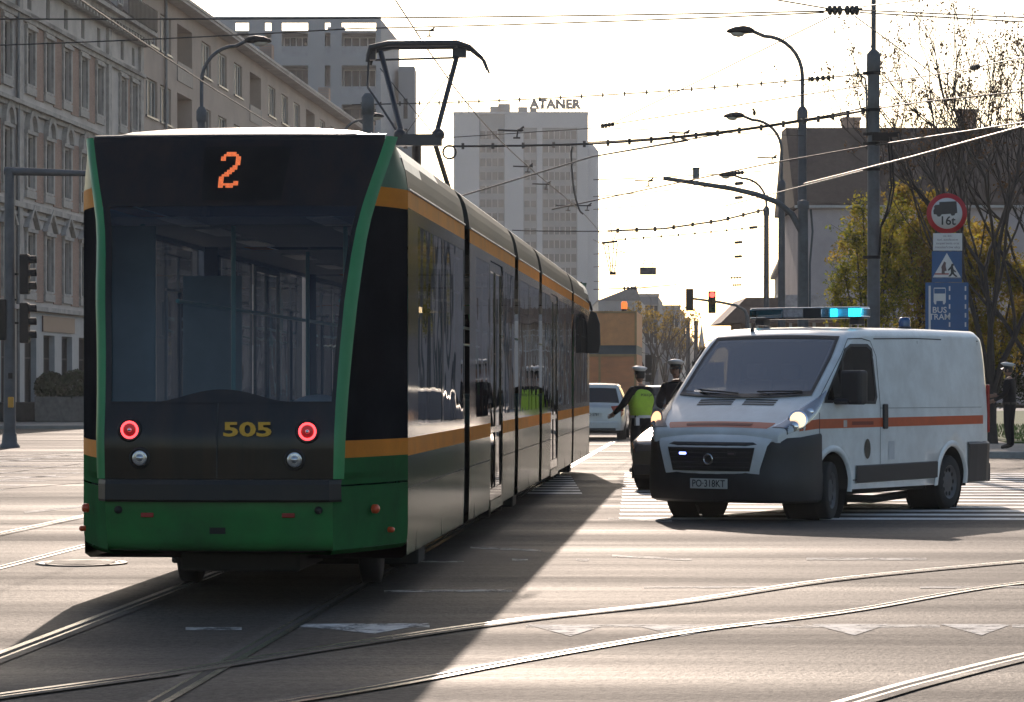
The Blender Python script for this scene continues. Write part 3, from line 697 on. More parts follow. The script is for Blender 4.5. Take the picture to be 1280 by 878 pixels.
for y in (WB, -WB):
    for x0, x1 in ((.55,1.3),(-1.3,-.55)):
        c = arch_cut(y, .36, .43, x0, x1); c.parent = van; cuts.append(c)
bpy.context.view_layer.update(); boolean(vb, cuts)
b = MB()
for y in (WB,-WB):
    for s in (-1,1): b.lathe([(.435,.60),(.435,.97)], 30, (0,y,.36), (s,0,0), caps=False); b.lathe([(.435,.56),(.0001,.56)], 30, (0,y,.36), (s,0,0), caps=False)
b.box((-.85,-2.5,.26),(.85,2.3,.45)); b.tube([(-.5,.9,.22),(-.62,-.2,.16),(-.5,-2.3,.2)], .05, 8); b.build('chassis', V_ARCH, van)
for y in (WB,-WB):                       # body-coloured arch lips
    for s in (-1,1):
        b = MB(); rows = []
        for k in range(19):
            a = -.12 + (pi+.24)*k/18; cy, cz = cos(a), sin(a)
            rows.append([(s*(L_.hw(y+cy*rr, .36+sin(a)*rr)+o), y+cy*rr, .36+cz*rr) for rr, o in ((.425,-.02),(.43,.02),(.47,.022),(.50,.003))])
        b.grid(rows); b.build('arch_lip', V_WHITE, van)
for y in (WB,-WB):
    for s in (-1,1): make_wheel(van, (s*.90,y,.335), .335, s, rz=radians(14) if y > 0 else 0)
# windscreen and cab side glass with black ceramic borders
b = MB(); fr = MB(); n = 12
def wsc(q, t, off):     # q across, t up
    y = 1.93 + (1.085-1.93)*t; y += (.10*(1-q*q))*(1-t)*.9
    z = lerp_tab(L_.zt, min(1.93,y)) if y <= 1.93 else 1.435 - (y-1.93)*.55
    w = (L_.hw(y, z) - .11)*q
    return Vector((w, y, z + .02*(1-q*q))) + Vector((0,.64,.77))*off
rows = [[wsc(-1+2*i/n, j/8, .006) for i in range(n+1)] for j in range(9)]; b.grid(rows)
wsn = b.build('windscreen', V_GLASS, van)
for q0,q1,t0,t1 in ((-1,1,0,.085),(-1,1,.94,1.0),(-1,-.955,.08,.95),(.955,1,.08,.95)):
    fr.grid([[wsc(q0+(q1-q0)*i/8, t0+(t1-t0)*j/6, .010) for i in range(9)] for j in range(7)])
fr.build('windscreen_border', V_BLACK, wsn)
b = MB()
for s in (-.5,.42): b.tube([wsc(s+.10,.045,.02),wsc(s+.3,.10,.03),wsc(s-.35,.07,.025)], .010, 6)
b.build('wiper', V_BLACK, wsn)
for s in (-1,1):
    b = MB(); L_.side_poly(b, WIN, s, .004); sw = b.build('door_window', V_GLASS, van)
    b = MB(); cx_ = sum(p[0] for p in WIN)/8; cz_ = sum(p[1] for p in WIN)/8
    inn = [(cx_+(y-cx_)*.93, cz_+(z-cz_)*.93) for y,z in WIN]; out_ = [(cx_+(y-cx_)*1.03, cz_+(z-cz_)*1.03) for y,z in WIN]
    rows = [[Vector((s*(L_.hw(y,z)+.007),y,z)) for y,z in (inn[i%8], out_[i%8])] for i in range(9)]; b.grid(rows, 0, False); b.build('window_rubber', V_BLACK, sw)
    b = MB(); b.box((min(s*.985,s*1.0),1.36,1.38),(max(s*.985,s*1.0),1.40,1.84)); b.build('quarter_bar', V_BLACK, sw)
# panel gaps: door outline, sliding door, roof gutter
def seam(path, side, name, w=.012, m=V_BLACK):
    b = MB(); rows = []
    for i,(y,z) in enumerate(path):
        y2,z2 = path[min(i+1,len(path)-1)]; y1,z1 = path[max(i-1,0)]; d = Vector((y2-y1,z2-z1)).normalized(); nx, nz = -d.y*w/2, d.x*w/2
        rows.append([(side*(L_.hw(y+nx*k,z+nz*k)+.0045),y+nx*k,z+nz*k) for k in (-1,1)])
    b.grid(rows, 0, False); return b.build(name, m, van)
for s in (-1,1):
    seam([(1.98,1.24),(1.98,.98),(1.96,.85)], s, 'door_seam'); seam([(.43,.44),(.42,1.3),(.43,1.9),(.52,2.08),(.75,2.11),(1.12,2.10),(1.35,1.92),(1.95,1.42)], s, 'door_seam'); seam([(1.18,.44),(.43,.44)], s, 'door_seam')
    seam([(.42,2.11),(-.8,2.13),(-2.72,2.12)], s, 'roof_gutter', .014); seam([(.42,1.28),(-2.6,1.27)], s, 'body_crease', .010, mat('crease', (.36,.37,.37), .5))
    seam([(-.82,.45),(-.82,2.1)], s, 'door_seam', .010); seam([(-2.68,.5),(-2.68,2.1)], s, 'door_seam', .012)
    b = MB(); yy = [2.30,2.2,2.1,2.0,1.9,1.75,1.6,1.4,1.2,.5,-.3,-1,-2,-2.55,-2.66]; top = [(y,1.145+.02*min(1,(2.3-y)/.3)) for y in yy]; bot = [(y+.10*max(0,(y-1.9)/.4),1.03+.025*min(1,(2.3-y)/.3)) for y in yy]
    L_.side_band(b, top, bot, s, .003); st = b.build('side_stripe', V_ORANGE, van)
    b = MB()
    for a in (1.42,): L_.side_poly(b, [(a,1.145),(a-.09,1.145),(a-.09,1.065),(a,1.065)], s, .0055)
    b.build('stripe_emblem', mat('pale_decal', (.5,.42,.38), .5), st)
    b = MB(); L_.side_poly(b, [(1.2,1.128),(.62,1.125),(.62,1.085),(1.2,1.088)], s, .0055); b.build('stripe_inscription', mat('dark_red_decal', (.20,.03,.015), .5, var=.4, scale=30), st)
    b = MB(); b.obox((s*(L_.hw(.30,1.2)+.012),.30,1.18),(.03,0,0),(0,.12,0),(0,0,.30)); b.build('door_handle', V_BLACK, van, bevel=.02)
    b = MB(); L_.side_poly(b, [(.78+.085*cos(a),.80+.12*sin(a)) for a in ws(0,2*pi*15/16,15)], s, .005); b.build('door_emblem', mat('crest', (.05,.045,.035), .5, var=.5, scale=14), van)
    b = MB(); L_.side_poly(b, [(.20,.88),(.03,.88),(.03,.66),(.20,.66)], s, .004); b.build('fuel_flap', mat('flap_white', (.50,.51,.52), .35), van)
    b = MB()
    rows = [[Vector((s*(L_.hw(y,z)+o),y,z)) for y in (1.10,.6,0,-.6,-1.20)] for z,o in ((.40,.004),(.41,.022),(.60,.022),(.61,.004))]; b.grid(rows, 0, False); b.build('side_moulding', V_BLACK, van)
    b = MB(); rows = [[Vector((s*(L_.hw(y,z)+o),y,z)) for y in (-2.14,-2.4,-2.75,-2.92)] for z,o in ((.30,-.02),(.32,.03),(.80,.035),(.83,.004))]; b.grid(rows, 0, False); b.build('rear_corner_bumper', V_BLACK, van)
    b = MB(); b.obox((s*.985,-2.90,1.25),(.04,0,0),(0,.05,0),(0,0,.62)); b.build('rear_light', mat('tail_lens', (.30,.015,.012), .2, var=.2), van, bevel=.01)
b = MB(); b.box((-.98,-3.02,.30),(.98,-2.90,.55)); b.build('rear_bumper', V_BLACK, van, bevel=.03)
b = MB(); b.box((-1.18,1.46,1.33),(-.99,1.64,1.40)); b.obox((-1.20,1.50,1.53),(.27,0,0),(.03,.16,0),(0,0,.40)); mir = b.build('side_mirror', V_BLACK, van, bevel=.07)
b = MB(); b.obox((-1.315,1.49,1.50),(.03,0,0),(0,.09,0),(0,0,.13)); b.build('indicator', mat('clear_indicator', (.6,.58,.52), .15, var=.1), mir, bevel=.01)
# front: bonnet stripe and slots, headlights, bumper, grille
def top_patch(mb, y0, y1, q0, q1, off, n=10, m=4, mi=0):
    rows = []
    for j in range(m+1):
        y = y0+(y1-y0)*j/m; zt = lerp_tab(L_.zt, y); w = L_.hw(y, zt-.1)-.10
        rows.append([(w*(q0+(q1-q0)*i/n), y, zt + .02*(1-(q0+(q1-q0)*i/n)**2) + off) for i in range(n+1)])
    mb.grid(rows, mi)
b = MB(); top_patch(b, 2.585, 2.475, -.84, .84, .005); fs = b.build('bonnet_stripe', V_ORANGE, van)
b = MB(); top_patch(b, 2.555, 2.51, -.52, .55, .009); b.build('stripe_inscription', MATS['dark_red_decal'], fs)
for q0,q1 in ((-.55,-.08),(.08,.60)):
    b = MB()
    for k in range(3): top_patch(b, 2.02+.045*k, 2.05+.045*k, q0, q1, .004, m=1)
    b.build('bonnet_vent', V_BLACK, van)
for s in (-1,1):
    rowsb, rowsl = [], []
    for j in range(9):
        y = 2.56 - .78*j/8; k0 = .36 + .13*j/8 ; k1 = .77 - .07*(j/8)**.7 - .17*max(0,(j-4)/4)
        rowsb.append([L_.pt(y, k0+(k1-k0)*i/8, s, .004) for i in range(9)]); rowsl.append([L_.pt(y, k0+(k1-k0)*i/8, s, .018) for i in range(9)])
    b = MB(); b.grid(rowsb); hb = b.build('headlight', mat('headlight_bowl', (.07,.07,.075), .3, var=.3, scale=20), van)
    b = MB(); c = L_.pt(2.38,.60,s,.016); d = Vector((s*.35,.9,.15)).normalized(); b.lathe([(.115,.0),(.105,.006),(.07,-.004),(.06,.002)], 20, c, d, caps=False); b.build('reflector_bowl', V_CHROME, hb)
    b = MB(); b.lathe([(.092,.004),(.05,.012),(.0001,.014)], 16, c, d); b.build('lamp', WARM if s < 0 else emis('dim_lamp', (1,.55,.28), 1.6), hb)
    b = MB(); c = L_.pt(2.46,.54,s,.014); b.lathe([(.045,0),(.03,.006),(.0001,.008)], 14, c, d); c = L_.pt(2.15,.56,s,.012); b.lathe([(.04,0),(.03,.006),(.0001,.008)], 14, c, d); b.build('side_lamp', V_CHROME, hb)
    b = MB(); b.grid(rowsl); b.build('lens', V_LENS, hb)
plan = [(1.035,1.98),(1.045,2.06),(1.035,2.22),(.99,2.42),(.90,2.58),(.72,2.69),(.45,2.75),(.2,2.77),(0,2.775)]
plan = plan + [(-x,y) for x,y in plan[-2::-1]]
b = MB(); rows = []
for z, o in ((.21,-.10),(.24,-.02),(.34,.01),(.52,.015),(.56,.0),(.80,-.01),(.93,-.012),(.955,-.035)):
    rows.append([(x*(1+o*.5), y+o*max(0,(y-1.98)/.8), z - (.0 if abs(x) > .72 else (.05 if z > .9 else 0)) + (.045*min(1,max(0,(2.5-y)/.4)) if z > .85 else 0)) for x,y in plan])
b.grid(rows, 0, True); bp = b.build('front_bumper', V_BLACK, van, sharp=40)
b = MB(); rows = []
for z, hw, y in ((.50,.60,2.775),(.60,.62,2.79),(.86,.70,2.765),(.92,.73,2.72),(.985,.74,2.655),(1.0,.74,2.60)): rows.append([(x*hw, y-.05*x*x*1.2, z) for x in ws(-1,1,12)])
b.grid(rows); b.build('grille_surround', V_WHITE, bp)
b = MB(); rows = []
for z, hw in ((.575,.50),(.70,.53),(.845,.565)): rows.append([(x*hw, 2.802-.05*x*x, z) for x in ws(-1,1,12)])
b.grid(rows); 
for k in range(5):
    z = .60+.055*k; b.grid([[(x*(.50+.05*k/5), 2.806-.05*x*x+o, z+dz) for x in ws(-1,1,12)] for o,dz in ((0,0),(.012,.008),(.012,.018),(0,.024))])
gr = b.build('grille', V_BLACK, bp)
b = MB(); b.lathe([(.065,0),(.065,.012),(.050,.016),(.046,.006)], 24, (0,2.815,.71), (0,1,0), caps=False); b.build('badge_ring', V_CHROME, gr)
for x, m_, nm in ((.33, emis('blue_flash', (.25,.32,1.0), 14), 'blue_flasher'),(-.30, mat('unlit_flasher', (.16,.13,.14), .25), 'blue_flasher')):
    b = MB(); b.obox((x,2.812,.775),(.11,0,0),(0,.02,0),(0,0,.045)); hh = b.build(nm, mat('flasher_housing', (.015,.015,.10), .3, var=.1) if x > 0 else V_BLACK, gr, bevel=.008)
    b = MB(); b.obox((x,2.824,.775),(.085,0,0),(0,.012,0),(0,0,.022)); b.build('lens', m_, gr, bevel=.005)
b = MB(); b.obox((0,2.80,.43),(.48,0,0),(0,.02,0),(0,0,.115)); pl = b.build('number_plate', PLATE, bp, bevel=.004)
text('plate_letters', 'PO\u00b7318KT', .115, INK, pl, (0,2.8115,.428), rot=(pi/2,0,pi), sx=.86, offset=.001, extrude=.0008)
# roof: light bar, mounts, aerial, rear beacon
bar = link('light_bar', None, van, (-.02,.30,2.285))
b = MB(); b.box((-.76,-.12,.075),(.76,.12,.09)); b.box((-.70,-.08,0),(-.58,.08,.075)); b.box((.58,-.08,0),(.70,.08,.075)); b.build('bar_base', V_BLACK, bar, bevel=.01)
b = MB(); b.box((-.74,-.135,.205),(.74,.135,.216)); b.build('bar_cover', mat('bar_cover', (.65,.66,.66), .35, var=.05), bar, bevel=.004)
CY = glass('cyan_lens', (.10,.42,.50), refl=.4, rough=.05, base=.10)
for x0,x1,nm in ((.30,.76,'blue_lens'),(-.76,-.22,'blue_lens')):
    b = MB(); pr = [(-.13,.09),(-.14,.13),(-.125,.205),(.125,.205),(.14,.13),(.13,.09)]; b.prism(pr, lambda a,c,h:(h,a,c), x0, x1); b.build(nm, CY, bar, bevel=.015)
b = MB(); b.box((-.215,-.125,.09),(.02,.125,.205)); b.build('bar_middle', V_BLACK, bar); b = MB(); b.box((.03,-.12,.095),(.295,.12,.20)); b.build('message_panel', mat('message_panel', (.34,.30,.29), .5, var=.4, scale=18), bar)
b = MB(); b.box((.34,-.05,.10),(.70,.05,.19)); b.build('lamp_reflector', mat('pale_teal_reflector', (.22,.42,.44), .3, var=.15), bar)
CYE = emis('cyan_flash', (.10,.78,1.0), 5.5)
for x,r in ((-.34,.045),(-.60,.06),(-.68,.05)):
    b = MB(); b.lathe([(r,.098),(r,.197)], 14, (x,.02,0)); b.build('flash_lamp', CYE, bar)
b = MB(); b.box((-.75,-.10,.095),(-.24,-.04,.198)); b.build('lamp_reflector', mat('cyan_reflector', (.03,.30,.42), .3, emit=(.03,.35,.5), estr=.35), bar)
b = MB(); b.lathe([(.085,0),(.085,.02),(.075,.03)], 18, (-.66,-1.05,2.255)); bc = b.build('beacon', V_BLACK, van)
b = MB(); b.lathe([(.072,.02),(.074,.10),(.065,.135),(.045,.145),(.0001,.147)], 20, (-.66,-1.05,2.255)); b.build('dome', mat('blue_dome', (.005,.05,.16), .12, spec=.7, var=.2), bc)
b = MB(); b.lathe([(.03,0),(.025,.03),(.012,.045)], 10, (.42,.95,2.20)); b.tube([(.42,.95,2.23),(.42,.80,2.42)], .004, 5); b.build('aerial', V_BLACK, van)
b = MB(); b.box((-.9,1.45,1.05),(.9,1.85,1.30)); b.build('dashboard', V_INT, van, bevel=.05)
for x in (-.55,.15,.62):
    b = MB(); b.box((x-.24,.55,.85),(x+.24,1.0,1.05)); b.box((x-.23,.40,1.0),(x+.23,.56,1.62)); b.box((x-.13,.40,1.63),(x+.13,.52,1.82)); b.build('seat', V_INT, van, bevel=.05)
b = MB(); b.lathe([(.20,-.012),(.20,.012),(.17,.012),(.17,-.012),(.20,-.012)], 20, (-.45,1.38,1.33), (0,-.75,.65), caps=False); b.tube([(-.45,1.38,1.33),(-.45,1.6,1.18)], .03, 6); b.build('steering_wheel', V_BLACK, van)

# ------------------------------------------------------------------ passenger cars
def make_car(name, label, loc, rz, paint, length=4.4, width=1.78, height=1.46, estate=False, group=None, detail=True, plate=None, bar=False, police=False):
    car = thing(name, label, 'car', loc, rz, group); h = length/2; hw = width/2; k = height
    tail = [(-h+.55,k-.04),(-h+.28,.97),(-h+.02,.88),(-h,.72)] if estate else [(-h+1.0,k-.06),(-h+.55,1.0),(-h+.08,.96),(-h,.75)]
    zt = [(h,.58),(h-.10,.70),(h-.9,.92),(h-1.15,.97),(h-1.95,k-.04),(h-2.3,k)] + [(-h+1.5,k)] + tail
    L = Loft(zt=zt, W=[(h,hw*.72),(h-.25,hw*.9),(h-.7,hw),(-h+.6,hw),(-h+.15,hw*.93),(-h,hw*.86)], T=[(.2,.94),(.45,1),(.92,.985),(k,.74)], zb=[(h,.24),(-h,.26)], corner=.10)
    ys = [h,h-.05,h-.10,h-.3,h-.6,h-.9,h-1.03,h-1.15,h-1.4,h-1.7,h-1.95,h-2.1,h-2.3]+[h-2.3+(-length+1.5+2.3)*t for t in (.33,.67,1)]
    ys = sorted(set([round(y,3) for y in ys]+[round(-h+d,3) for d in (1.25,1.0,.78,.55,.42,.28,.16,.08,.02,0)]), reverse=True)
    bd = L.build('body', paint, car, ys)
    fx, rx = h-.85, -h+.85
    cuts = []
    for y in (fx, rx):
        for a,c in ((hw-.28,hw+.2),(-hw-.2,-hw+.28)): q = arch_cut(y,.31,.37,a,c); q.parent = car; cuts.append(q)
    bpy.context.view_layer.update(); boolean(bd, cuts)
    b = MB(); b.box((-hw*.85,-h+.2,.18),(hw*.85,h-.2,.40))
    for y in (fx,rx):
        for s in (-1,1): b.lathe([(.372,hw-.26),(.372,hw-.01)], 24, (0,y,.31), (s,0,0), caps=False)
    b.build('chassis', V_ARCH, car)
    for y in (fx,rx):
        for s in (-1,1): make_wheel(car, (s*(hw-.12),y,.31), .31, s, .19)
    def tp(y0,y1,q,off,m):
        b = MB(); rows = []
        for j in range(9):
            y = y0+(y1-y0)*j/8; z = lerp_tab(zt,y); w = L.hw(y,z-.08)-.06
            e = q*(1-.0*j); rows.append([(w*(-e+2*e*i/10), y, z+.02*(1-(-e+2*e*i/10)**2)+off) for i in range(11)])
        b.grid(rows); return b
    tp(h-1.22,h-1.90,.93,.006,0).build('windscreen', V_DGLASS, car)
    if estate: tp(-h+.50,-h+.30,.92,.008,0).build('rear_window', V_DGLASS, car)
    else: tp(-h+.95,-h+.60,.92,.008,0).build('rear_window', V_DGLASS, car)
    zr = k-.13
    ends = (-h+.62,-h+.50) if estate else (-h+1.15,-h+.95)
    for s in (-1,1):
        for y0,y1,y2,y3 in ((h-1.42,h-1.95,h-2.25,h-2.25),(h-2.31,h-2.31,-h+1.52,-h+1.52),(-h+1.46,-h+1.46,ends[0],ends[1]-.05)):
            b = MB(); L.side_poly(b, [(y0,.95),(y1,zr),(y2,zr),(y3,.95)], s, .006); b.build('side_window', V_DGLASS, car)
        b = MB(); b.grid([[L.pt(y,kk,s,.006) for kk in ws(.36,.60,4)] for y in ws(h-.06,h-.42,4)]); b.build('headlight', V_CHROME, car)
        b = MB(); b.grid([[L.pt(y,kk,s,.006) for kk in (ws(.34,.58,4) if estate else ws(.40,.60,4))] for y in ws(-h+.015,-h+.26,4)]); b.build('tail_light', MATS['tail_lens'], car)
        b = MB(); b.obox((s*(hw+.08),h-1.45,1.0),(.16,0,0),(0,.09,0),(0,0,.12)); b.build('side_mirror', paint, car, bevel=.03)
    for s in (-1,1):
        if estate: b = MB(); b.prism([(hw*.55,.93),(hw*.93,.97),(hw*.95,.80),(hw*.62,.80)], lambda a,c,hh: (s*a,hh,c), -h-.03, -h+.12); b.build('tail_light', MATS['tail_lens'], car, bevel=.01)
    b = MB(); b.box((-hw*.80,-h-.03,.30),(hw*.80,-h+.10,.52)); b.build('rear_bumper', paint, car, bevel=.04)
    b = MB(); b.box((-hw*.70,-h-.025,.24),(hw*.70,-h+.10,.34)); b.build('bumper_lip', V_BLACK, car, bevel=.02); b = MB(); b.box((-hw*.7,h-.12,.24),(hw*.7,h+.01,.40)); b.build('front_grille', V_BLACK, car, bevel=.02)
    if plate:
        b = MB(); b.obox((0,-h-.008 if not estate else -h-.004,.70),(.50,0,0),(0,.016,0),(0,0,.115)); pl = b.build('number_plate', PLATE, car); text('plate_letters', plate, .105, INK, pl, (0,-h-.017,.70), rot=(pi/2,0,0), sx=.9, extrude=.0006)
    return car
P_WHITE = mat('white_car_paint', (.58,.58,.57), .25, coat=.7, var=.05)
P_SILVER = mat('silver_car_paint', (.42,.41,.39), .22, metal=.6, coat=.7, var=.06)
P_DARK = mat('dark_car_paint', (.03,.032,.04), .25, coat=.7, var=.1)
P_BROWN = mat('bronze_car_paint', (.20,.165,.13), .22, metal=.6, coat=.7, var=.06)
P_GREY = mat('grey_car_paint', (.16,.17,.19), .28, coat=.6, var=.1)
hdg = -math.atan(ST)
make_car('car', 'white hatchback seen from behind, waiting between the tram front and the officer in the vest', Vector((2.42,78.2,0)), hdg, P_WHITE, 4.3, 1.80, 1.56, estate=True, plate='PO 5781')
make_car('car', 'bronze car glinting in the sun, mostly hidden behind the white van', Vector((3.45,41.6,0)), radians(150), P_BROWN, 4.5, 1.80, 1.50, estate=True)
make_car('car', 'small red-lit light coloured car far down the street beyond the two officers', Vector((7.9,128,0)), hdg, P_SILVER, 4.3, 1.76, 1.48, estate=True)
make_car('car', 'dark blue car far down the street beside the brown truck', Vector((6.0,112,0)), hdg, P_DARK, 4.3, 1.76, 1.46)

# ------------------------------------------------------------------ brown box truck
trk = thing('truck', 'tall truck with a brown box body and an orange beacon, stopped beyond the white hatchback', 'truck', Vector((2.95,92,0)), hdg)
TB = mat('truck_box_brown', (.62,.235,.095), .5, var=.18, scale=1.0, stretch=(1,1,3), dirt=(.46,.18,.075)); TBU = mat('truck_box_upper', (.66,.29,.11), .5, var=.12)
b = MB(); b.box((-1.25,0,.95),(1.25,6.6,2.55),0); b.box((-1.25,0,2.85),(1.25,6.6,4.0),1); b.box((-1.24,.02,2.55),(1.24,6.58,2.85),2)
b.build('box_body', [TB,TBU,mat('truck_band', (.06,.07,.075), .5, var=.2)], trk)
b = MB()
for x in (-1.2,0,1.2): b.box((x-.035,-.03,.95),(x+.035,0,2.55))
b.box((-1.25,-.03,.95),(1.25,0,1.05)); b.box((-1.25,-.03,2.47),(1.25,0,2.55)); b.box((1.18,-.03,2.85),(1.25,0,4.0)); b.box((-1.25,-.03,3.93),(1.25,0,4.0)); b.build('door_frame', mat('truck_trim', (.40,.24,.10), .5, var=.2), trk)
b = MB(); b.box((-1.15,.1,.55),(1.15,8.8,.90)); b.box((-1.2,-.08,.45),(1.2,.04,.62)); b.build('chassis', V_ARCH, trk)
b = MB(); b.box((-1.18,7.0,.75),(1.18,8.9,2.95)); cab = b.build('cab', mat('truck_cab_paint', (.42,.26,.10), .35, coat=.4), trk, bevel=.12)
for s in (-1,1):
    b = MB(); b.box((s*1.42-.12,8.5,1.95),(s*1.42+.12,8.62,2.62)); b.box((s*1.42-.11,8.5,1.62),(s*1.42+.11,8.62,1.88)); b.tube([(s*1.15,8.6,2.7),(s*1.42,8.56,2.66),(s*1.42,8.56,1.7),(s*1.15,8.6,1.65)], .02, 6); b.build('wing_mirror', V_BLACK, trk, bevel=.03)
    b = MB(); b.box((s*1.0-.10,-.10,.50),(s*1.0+.10,-.05,.62)); b.build('tail_light', MATS['tail_lens'], trk)
for y in (1.5,2.7,7.9):
    for s in (-1,1): make_wheel(trk, (s*1.02,y,.5), .5, s, .3)
b = MB(); b.lathe([(.09,0),(.10,.06),(.09,.08)], 14, (.82,.3,4.0)); bc = b.build('beacon', V_BLACK, trk)
b = MB(); b.lathe([(.10,.08),(.11,.26),(.08,.33),(.0001,.34)], 16, (.82,.3,4.0)); b.build('dome', mat('orange_dome', (.9,.18,.03), .3, emit=(1,.22,.04), estr=.9), bc)
# ================================================================== BUILDINGS
B_PLAST = mat('pale_grey_stucco', (.55,.49,.44), .85, var=.22, scale=.6, bump=.15, bscale=8, dirt=(.40,.35,.315))
B_STONE = mat('stucco_ornament', (.40,.36,.325), .8, var=.3, scale=1.5, dirt=(.22,.20,.18))
B_BRICK = None
def brick_material(name, c1, c2, mortar, scale=1.0):
    m = bpy.data.materials.new(name); m.use_nodes = True; nt = m.node_tree; b = nt.nodes['Principled BSDF']; L = nt.links.new
    tc = nt.nodes.new('ShaderNodeTexCoord'); mp = nt.nodes.new('ShaderNodeMapping'); mp.inputs['Rotation'].default_value = (radians(90),0,0); L(tc.outputs['Object'], mp.inputs['Vector'])
    br = nt.nodes.new('ShaderNodeTexBrick'); br.inputs['Scale'].default_value = 4/scale; br.inputs['Color1'].default_value = c1+(1,); br.inputs['Color2'].default_value = c2+(1,); br.inputs['Mortar'].default_value = mortar+(1,)
    br.inputs['Mortar Size'].default_value = .02; L(mp.outputs[0], br.inputs['Vector'])
    n = nt.nodes.new('ShaderNodeTexNoise'); n.inputs['Scale'].default_value = .8; n.inputs['Detail'].default_value = 5; L(tc.outputs['Object'], n.inputs['Vector'])
    mr = nt.nodes.new('ShaderNodeMapRange'); mr.inputs['To Min'].default_value = .6; mr.inputs['To Max'].default_value = 1.35; L(n.outputs['Fac'], mr.inputs['Value'])
    mx = nt.nodes.new('ShaderNodeMix'); mx.data_type = 'RGBA'; mx.blend_type = 'MULTIPLY'; mx.inputs['Factor'].default_value = 1; L(br.outputs['Color'], mx.inputs['A']); L(mr.outputs[0], mx.inputs['B'])
    L(mx.outputs['Result'], b.inputs['Base Color']); b.inputs['Roughness'].default_value = .85; return m
B_BRICK = brick_material('facade_brick', (.33,.18,.13), (.40,.24,.17), (.25,.22,.19))
B_PINK = mat('beige_plaster', (.45,.345,.28), .9, var=.16, scale=.25, bump=.1, bscale=6, dirt=(.36,.28,.225))
B_CONC = mat('grey_concrete', (.29,.30,.315), .85, var=.12, scale=.15)
B_PANEL = mat('tower_cladding', (.33,.345,.36), .7, var=.10, scale=.08)
B_GLASS = mat('window_glass', (.013,.015,.019), .45, spec=.05, var=.6, scale=.9)
B_GLASS2 = mat('window_glass_dull', (.030,.034,.040), .45, spec=.07, var=.6, scale=.5)
B_FRAME = mat('white_window_frame', (.55,.54,.52), .5, var=.1)
B_DARKF = mat('dark_window_frame', (.06,.055,.05), .6, var=.2)
B_TILE = mat('dark_roof_tile', (.034,.027,.027), .9, spec=.12, var=.3, scale=2.5, bump=.4, bscale=9)
B_SHOP = mat('shop_stone', (.34,.35,.36), .6, var=.12, scale=2)
B_METAL = mat('sheet_metal', (.16,.16,.165), .45, metal=.6, var=.2)
B_CURT = mat('curtain', (.42,.40,.37), .9, var=.25, scale=3, stretch=(8,1,.4))

def wall(mb, W, H, ops, depth=.22, mi=0, mr=0, x0=0.0, z0=0.0, y=0.0):
    """front face of a wall at local y, openings (x,z,w,h) with reveals going inwards (+y)"""
    xs = sorted(set([x0, x0+W] + [o[0] for o in ops] + [o[0]+o[2] for o in ops])); zs = sorted(set([z0, z0+H] + [o[1] for o in ops] + [o[1]+o[3] for o in ops]))
    xs = [x for x in xs if x0-1e-6 <= x <= x0+W+1e-6]; zs = [z for z in zs if z0-1e-6 <= z <= z0+H+1e-6]
    for i in range(len(xs)-1):
        cx = (xs[i]+xs[i+1])/2; col = [o for o in ops if o[0] < cx < o[0]+o[2]]; st = None
        for j in range(len(zs)-1):
            cz = (zs[j]+zs[j+1])/2; hole = any(o[1] < cz < o[1]+o[3] for o in col)
            if not hole and st is None: st = zs[j]
            if (hole or j == len(zs)-2) and st is not None:
                e = zs[j] if hole else zs[j+1]; mb.quad((xs[i],y,st),(xs[i+1],y,st),(xs[i+1],y,e),(xs[i],y,e), mi); st = None
    for x,z,w,h in ops:
        d = y+depth
        mb.quad((x,y,z),(x,d,z),(x,d,z+h),(x,y,z+h),mr); mb.quad((x+w,d,z),(x+w,y,z),(x+w,y,z+h),(x+w,d,z+h),mr)
        mb.quad((x,y,z+h),(x,d,z+h),(x+w,d,z+h),(x+w,y,z+h),mr); mb.quad((x,d,z),(x,y,z),(x+w,y,z),(x+w,d,z),mr)
WPROTO = {}
def win_mesh(kind, w, h, mats, sill=True, cross=True, curtain=0, mull=1):
    key = (kind, round(w,2), round(h,2), curtain)
    if key in WPROTO: return WPROTO[key]
    f = MB(); t = .07; y0, y1 = .13, .19
    f.box((0,y0,0),(t,y1,h)); f.box((w-t,y0,0),(w,y1,h)); f.box((t,y0,0),(w-t,y1,t)); f.box((t,y0,h-t),(w-t,y1,h))
    for k in range(mull): x = w*(k+1)/(mull+1); f.box((x-.04,y0-.01,t),(x+.04,y1,h-t))
    if cross: f.box((t,y0-.005,h*.68),(w-t,y1-.002,h*.68+.07))
    fm = f.mesh('window_frame', mats[0]); p = MB(); p.quad((t*.5,.165,t*.5),(w-t*.5,.165,t*.5),(w-t*.5,.165,h-t*.5),(t*.5,.165,h-t*.5))
    if curtain:
        zc = h*(.25 if curtain == 1 else .55); p.quad((t,.175,zc),(w-t,.175,zc),(w-t,.175,h-t),(t,.175,h-t),1)
    pm = p.mesh('pane', [mats[1], B_CURT]); s = MB(); s.box((-.12,-.09,-.10),(w+.12,.12,0)); sm = s.mesh('sill', mats[2]) if sill else None
    WPROTO[key] = (fm, pm, sm); return WPROTO[key]
def add_window(parent, x, z, w, h, mats, y=0, sub=True, **k):
    fm, pm, sm = win_mesh(mats[0].name + mats[1].name, w, h, mats, **k)
    o = link('window', fm, parent, (x,y,z)); q = link('pane', pm, o)
    if sm: link('sill', sm, o)
    return o
def local_frame(px_point, right_vec): return atan2(right_vec.y, right_vec.x)

